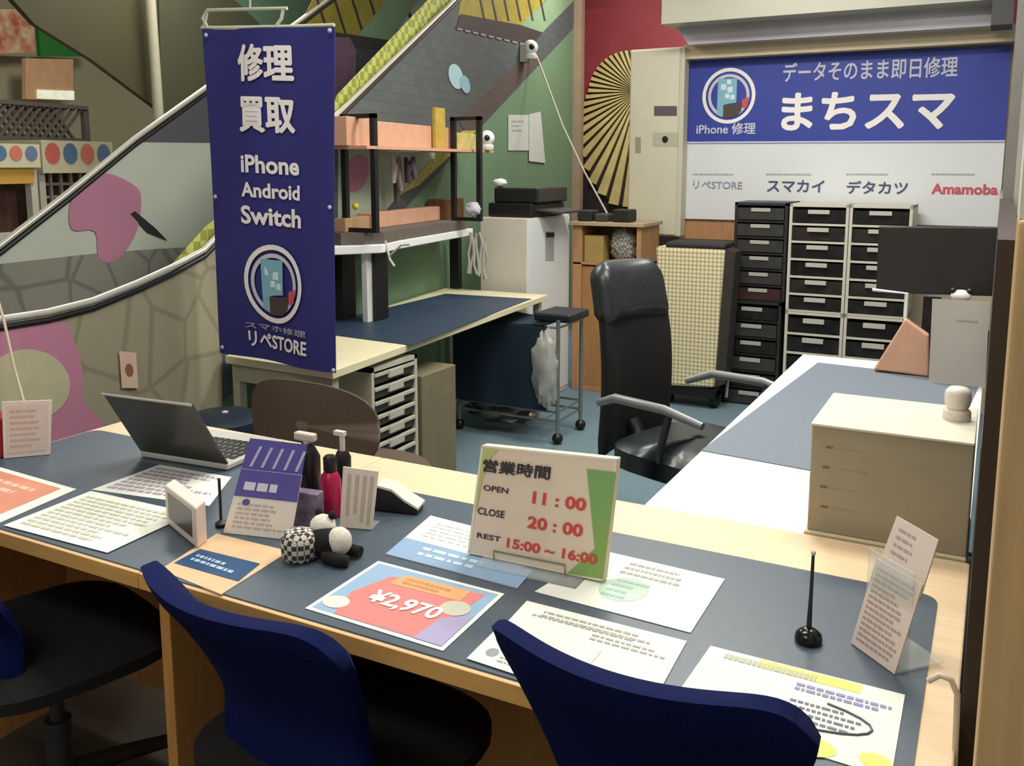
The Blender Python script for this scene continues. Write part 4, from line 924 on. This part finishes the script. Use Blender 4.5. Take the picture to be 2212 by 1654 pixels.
for i, (dx, w, h, c) in enumerate(((.0, .1, .07, '22221f'), (.12, .09, .05, '3c3a38'), (.24, .12, .08, '1b1a1a'))):
    tag(MB().box(kx0+dx, kx0+dx+w, 5.42, 5.55, kz+.022, kz+.022+h).build('charger', P(c), origin=(kx0+dx, 5.42, kz+.022), bevel=.01), ['black battery charger at the left end of the wood cabinet top', 'dark grey battery charger in the middle of the wood cabinet top', 'black battery charger at the right end of the wood cabinet top'][i], 'charger', 'chargers on the wood cabinet')
# papers on green wall
for i, (px, lab) in enumerate((([(1098, 248), (1142, 248), (1142, 325), (1098, 325)], 'white typed notice taped on the green wall'), ([(1143, 247), (1168, 241), (1178, 352), (1143, 348)], 'long curled slip of paper beside the typed notice'))):
    q = Q(*[pw(x, y, .006+.004*i) for x, y in px]); s = sheet('wall_notice', lab, 'notice', q, mat('notice_paper', 'c9cec4', .8, var=.03), .002, 'notices on the green wall')
    if i == 0: q.lines((.15, .12, .75, .5), 3, P('a2a8a0'), s, .35, 5)
q = Q(*[pw(x, y, .012) for x, y in ((258, 758), (294, 762), (299, 838), (264, 838))]); s = sheet('wall_notice', 'small pinkish card stuck on the stone mural above the laptop', 'notice', q, mat('pink_card', 'd4b9a2', .7, var=.04), .002, 'notices on the stone mural')
q.ell(MB(), .5, .5, .25, .18, .001).build('card_picture', P('8a5c4c'), s)
# ---- executive chair
def exec_chair(loc, rz):
    t = thing('office_chair', 'tall black office chair with leather headrest beside the white desk', 'chair', (0, 0, 0))
    def back(u, v, o):       # faces +Y
        s = 2*u-1; w = .185-.03*max(0, v-.55); y = -.30-.05*v+.04*math.sin(v*math.pi)+.05*s*s
        e = min(1, (1-abs(s))*6, (1-v)*8+.1, v*8+.2)
        return V((s*w*(1-.25*max(0, v-.93)/.07), y+o*(.012+.02*math.sqrt(max(0, e))), .40+.70*v))
    MB().grid(lambda u, v: back(u, v*.74, -1), 16, 20, lambda u, v: back(u, v*.74, 1)-back(u, v*.74, -1)).build('backrest', mat('black_mesh', '101012', .8, var=.15, scale=200), t, smooth=True)
    def pad(u, v, o):
        p = back(u, .70+.30*v, o); e = min(1, u*6, (1-u)*6, v*5, (1-v)*5); return p+V((0, o*.03*math.sqrt(max(0, e)), 0))
    MB().grid(lambda u, v: pad(u, v, -1), 16, 10, lambda u, v: pad(u, v, 1)-pad(u, v, -1)).build('headrest', LEATH, t, smooth=True)
    def st(u, v):
        a = 2*math.pi*u; ex = lambda c: math.copysign(abs(c)**.5, c)
        return V((.25*v*ex(math.cos(a)), .05+.25*v*ex(math.sin(a)), .50-.035*v**6))
    MB().grid(st, 32, 8, lambda u, v: V((0, 0, -.085+.02*v))).build('seat', LEATH, t, smooth=True)
    for s in (-1, 1):
        MB().tube([(s*.25, -.20, .62), (s*.28, -.1, .66), (s*.29, .12, .665), (s*.285, .27, .64)], [.014, .017, .017, .013], 8).build('armrest', mat('grey_arm', '8a8c8c', .35, metal=.3, var=.05), t, smooth=True)
        MB().tube([(s*.285, .14, .66), (s*.28, .1, .52), (s*.22, .05, .44)], .013, 8).build('arm_support', DGREY, t, smooth=True)
    MB().tube([(0, -.05, .40), (0, -.2, .40), (0, -.26, .50)], .03, 8).build('back_support', BLK, t, smooth=True)
    MB().lathe([(.03, .10), (.03, .26), (.018, .26), (.018, .43)], (0, 0, 0), 12).build('gas_lift', CHROME, t, smooth=True)
    for k in range(5):
        a = 2*math.pi*k/5+.6; c, s_ = math.cos(a), math.sin(a)
        l = MB().tube([(0, 0, .13), (c*.16, s_*.16, .1), (c*.31, s_*.31, .075)], [.03, .022, .016], 8).build('leg', DGREY, t, smooth=True)
        MB().tube([(c*.31-s_*.014, s_*.31+c*.014, .027), (c*.31+s_*.014, s_*.31-c*.014, .027)], .027, 12).tube([(c*.31, s_*.31, .045), (c*.31, s_*.31, .08)], .007, 6).build('caster', BLK, l, smooth=True)
    t.location = loc; t.rotation_euler = (0, 0, rz)
exec_chair((-.93, 3.10, 0), math.radians(-110))
# ---- white desk
WZ = .70
wd_ = thing('white_desk', 'white desk with grey mat running back from the counter', 'desk', (-.33, 2.8, 0))
MB().box(-.655, -.006, 1.835, 3.74, WZ-.028, WZ).build('tabletop', WLAM, wd_, bevel=.002)
for x in (-.635, -.045):
    for y in (1.86, 3.69): MB().box(x, x+.035, y, y+.035, 0, WZ-.028).build('leg', P('d0d0cc'), wd_)
MB().box(-.62, -.04, 3.70, 3.715, .3, WZ-.028).build('back_panel', P('d8d8d4'), wd_)
c = [pz(1767, 784, WZ), None, None, pz(1515, 974, WZ)]
qm = Q(c[0]+UP*.003, c[0]+V((.56, -.05, .003)), c[3]+V((.56, -.06, .003)), c[3]+UP*.003)
o = qm.slab(MB(), .003).build('desk_mat', GREYM, origin=qm.c[3]); tag(o, 'blue grey mat lying on the white desk', 'mat')
# putty cabinet on desk
kx0, kx1, ky0, ky1, kz = -.30, -.008, 1.85, 2.125, .942
kb = thing('desk_cabinet', 'putty coloured steel file cabinet standing on the white desk', 'cabinet', (-.15, 1.99, WZ))
MB().box(kx0, kx1, ky0, ky1, WZ+.018, kz-.004).build('cabinet_body', CABT, kb, bevel=.003)
MB().box(kx0-.002, kx1, ky0-.004, ky1+.002, kz-.006, kz).build('cabinet_top', mat('pale_cabinet_top', 'd2cfbc', .5, var=.02), kb, bevel=.002)
MB().box(kx0-.004, kx1, ky0-.012, ky1, WZ, WZ+.018).build('plinth', mat('cream_plinth', 'cdbf9c', .5, var=.03), kb, bevel=.002)
q = Q(V((kx0, ky0-.001, kz-.006)), V((kx1, ky0-.001, kz-.006)), V((kx1, ky0-.001, WZ+.02)), V((kx0, ky0-.001, WZ+.02)))
for x, y in ((1784, 965), (1777, 1008), (1772, 1050), (1773, 1093)):
    u, v = q.uv(x, y); q.rect(MB(), u, v-.008, u+.045, v+.008, .001).build('label_holder', P('6f6650'), kb)
    q.lines((u+.07, v-.004, u+.3, v+.004), 1, P('978c72'), kb, .5, 8, .001)
# white camera on cabinet
c = pz(2066, 905, kz); t = thing('desk_camera', 'white cylindrical camera standing on the putty cabinet', 'camera', c)
IV = mat('ivory_plastic', 'dccfbf', .4, var=.02)
MB().lathe([(.026, 0), (.027, .004), (.026, .018), (.022, .022)], c).build('base', IV, t, smooth=True)
MB().lathe([(.018, .02), (.023, .03), (.025, .045), (.024, .058), (.017, .066), (.004, .068)], c).build('housing', mat('ivory_head', 'e0d6c8', .35, var=.02), t, smooth=True)
# items at the far end of the desk
def dbox(name, label, cat, px, Y, m, dep, z=WZ, bevel=.003): return shelfbox(name, label, cat, px, Y, m, dep, z, None)
mo = thing('monitor', 'black computer monitor in front of the drawers at the back of the desk', 'monitor', (-.2, 3.66, WZ))
q = onY([(1898, 489), (2156, 491), (2147, 640), (1892, 632)], 3.66)
q.slab(MB(), .035).build('screen', mat('monitor_black', '242220', .35, var=.04), mo, bevel=.004)
mx = (q.c[0].x+q.c[1].x)/2
MB().box(mx-.03, mx+.03, 3.69, 3.71, WZ+.01, .97).build('neck', BLK, mo); MB().box(mx-.09, mx+.09, 3.6, 3.73, WZ, WZ+.012).build('foot', BLK, mo, bevel=.004)
sq = onY([(1960, 655), (2010, 690), (2010, 778), (1892, 764)], 3.58); lo = min(p.z for p in sq.c)
cl = MB().prism([V((p.x, 3.52, p.z-lo+WZ+.004)) for p in sq.c], (0, .05, 0)); tag(cl.build('salmon_bag', SALMON, origin=(sq.c[3].x, 3.55, WZ), bevel=.006), 'salmon paper bag at the far end of the white desk', 'bag')
for i, (x, y) in enumerate(((1990, 728), (1982, 755))):
    p = pY(x, y, 3.45); 
p = pz(1975, 785, WZ+.001); tag(MB().box(p.x-.03, p.x+.03, p.y-.02, p.y+.03, WZ+.004, WZ+.03).build('small_box', mat('cream_print_box', 'e6c4a8', .7, var=.2, scale=60), origin=p, bevel=.002), 'small cream box in front of the salmon bag', 'box')
# grey leaflet stand
q = stand([(2014, 645), (2138, 652), (2128, 836), (2006, 824)], WZ+.005, .05)
t = thing('leaflet_stand', 'clear stand with grey printed sheet at the back right of the desk', 'leaflet stand', q.c[3])
q.slab(MB(), .003).build('sheet', mat('grey_sheet', 'b0aaa2', .5, var=.05, scale=4), t); q.lines((.45, .2, .85, .28), 1, P('9a9088'), t, .3, 5, .001)
MB().obox(q.P(.5, 1)-q.n*.02, (q.P(1, 1)-q.P(0, 1))*.5, V((q.n.x, q.n.y, 0)).normalized()*.03, .003).build('foot', CLEAR, t)
p = pz(2112, 815, WZ+.003); tag(MB().box(p.x-.02, p.x+.03, p.y-.05, p.y-.03, WZ+.003, pY(2112, 712, p.y-.05).z).build('card_reader', mat('dark_brown_plastic', '2b211c', .4, var=.15), origin=p, bevel=.004), 'dark brown card reader in front of the grey sheet', 'card reader')
pd = pY(2076, 640, 3.57); t = thing('panda_figure', 'small white and black animal figure above the grey sheet', 'figure', V((pd.x, 3.57, WZ)))
tz = pd.z-.02
MB().box(pd.x-.035, pd.x+.035, 3.55, 3.6, WZ, tz).build('block', P('8f8a84'), t)
MB().ball(V((pd.x, 3.57, tz+.022)), (.034, .024, .022), 12, 8).build('body', WHT, t, smooth=True)
for dx in (-.026, .026): MB().ball(V((pd.x+dx, 3.565, tz+.04)), .011, 8, 6).build('ear', BLK, t, smooth=True)
# ---- drawer units
def drawer_unit(name, label, cat, w, h, d, n, fm, dm, hm, group, dark=False):
    t = thing(name, label, cat, (0, 0, 0), group); th = .016; m = MB()
    m.box(0, th, 0, d, 0, h); m.box(w-th, w, 0, d, 0, h); m.box(0, w, 0, d, h-th, h); m.box(0, w, 0, d, 0, th*.6); m.box(0, w, d-.01, d, 0, h)
    ph = (h-th)/n
    for k in range(1, n): m.box(th, w-th, .002, d, ph*k-.005, ph*k+.007)
    m.build('frame', fm, t)
    for k in range(n):
        z = ph*k+.012
        dr = MB().box(th+.004, w-th-.004, .012 if not dark else -.006, d-.02, z, z+ph*.72).build('drawer', dm[k % len(dm)], t)
        MB().box(w*.32, w*.68, -.012, .012, z+ph*.50, z+ph*.72).build('handle', hm, dr)
    return t
FY = 5.5
DR2 = mat('smoked_drawer_dark', '1c1b19', .35, var=.5, scale=17); DR3 = mat('smoked_drawer_brown', '332c26', .35, var=.35, scale=14)
BF1 = mat('black_drawer_frame', '2a2926', .45, var=.1)
DG1 = mat('dark_grey_drawer', '3b3a36', .4, var=.2, scale=20); DGR = mat('maroon_tint_drawer', '42282a', .4, var=.2)
xa, xb = pY(1588, 440, FY).x, pY(1703, 440, FY).x
zl = pY(1690, 655, FY).z
b1 = drawer_unit('drawer_unit', 'black plastic drawer unit on top of the lower black stack', 'drawers', xb-xa, 1.235-zl, .36, 6, BF1, [DGR, DG1, DG1, DG1, DG1, DG1], P('a9a79e'), 'stacked black drawer units', True)
b1.location = (xa, FY, zl)
b2 = drawer_unit('drawer_unit', 'black plastic drawer unit on the floor right of the plaid cart', 'drawers', xb-xa+.03, zl-.001, .36, 6, BF1, [DG1, DRAWER], P('a9aaa6'), 'stacked black drawer units', True)
b2.location = (xa-.045, FY, 0)
w0, w1, w2 = pY(1706, 440, FY).x, pY(1836, 440, FY).x, pY(1986, 440, FY).x
CRM = mat('cream_drawer_frame', 'c9c6b6', .5, var=.03); HND = P('bcb8ac')
up = drawer_unit('drawer_unit', 'cream framed drawer unit, upper one next to the black stack', 'drawers', w1-w0-.004, 1.232-.60, .36, 6, CRM, [DRAWER, DR3, DR2], HND, 'stacked cream drawer units')
lo_ = drawer_unit('drawer_unit', 'cream framed drawer unit, lower one next to the black stack', 'drawers', w1-w0-.004, .598, .36, 5, CRM, [DR2, DRAWER], HND, 'stacked cream drawer units')
index_kids()
up.location = (w0+.002, FY, .60); lo_.location = (w0+.002, FY, 0)
dup(up, (w1+.002, FY, .60), label='cream framed drawer unit, upper one partly behind the monitor')
dup(lo_, (w1+.002, FY, 0), label='cream framed drawer unit, lower one behind the desk end')
# ---- plaid shopping cart
py = 5.25
q = onY([(1416, 532), (1566, 538), (1542, 838), (1428, 832)], py)
t = thing('shopping_cart', 'plaid covered shopping cart standing left of the black drawers', 'cart', (q.c[3].x+.2, py, 0))
f0 = list(q.c); zt_ = f0[0].z
m = MB(); 
def sec(p, y): return V((p.x, y, p.z))
m.prism(f0, (0, .2, 0)).build('cover', PLAID, t, bevel=.015)
MB().prism([V((f0[1].x+.001, py+.01, f0[1].z)), V((f0[1].x+.05, py+.05, f0[1].z-.02)), V((f0[2].x+.05, py+.05, f0[2].z+.02)), V((f0[2].x+.001, py+.01, f0[2].z))], (0, .15, 0)).build('side_pocket', mat('dark_side', '3c3630', .8, var=.15), t)
MB().box(f0[0].x+.06, f0[1].x-.0, py+.0, py+.22, zt_-.004, zt_+.03).build('lid', mat('dark_lid_cloth', '2c2c2e', .7, var=.2), t, bevel=.012)
m = MB().tube([(f0[3].x-.03, py+.18, .06), (f0[0].x-.015, py+.18, zt_-.3), (f0[0].x-.015, py+.1, zt_-.28)], .01, 6); m.build('frame_tube', CHROME, t, smooth=True); MB().tube([(f0[2].x+.03, py+.18, .05), (f0[1].x+.02, py+.2, zt_-.2)], .01, 6).build('frame_tube', CHROME, t, smooth=True)
for x in (f0[3].x+.02, f0[2].x-.02): MB().tube([(x-.02, py+.1, .055), (x+.02, py+.1, .055)], .055, 14).build('wheel', BLK, t, smooth=True)
MB().box(f0[3].x, f0[2].x, py+.02, py+.18, .07, f0[3].z+.01).build('bottom_plate', BLK, t)

# ---- white rail on the desk beside the monitor, eraser on the hours board
p = pY(1925, 626, 3.63); r0 = pY(1888, 622, 3.63); r1 = pY(1962, 630, 3.63)
tag(MB().tube([V((r0.x, 3.58, r0.z)), V((r1.x, 3.58, r1.z)), V((r1.x, 3.58, WZ+.006)), V((r1.x-.06, 3.58, WZ+.006))], .006, 6).build('wire_stand', WHT, origin=(r0.x, 3.6, WZ)), 'white wire stand at the left of the monitor', 'stand')
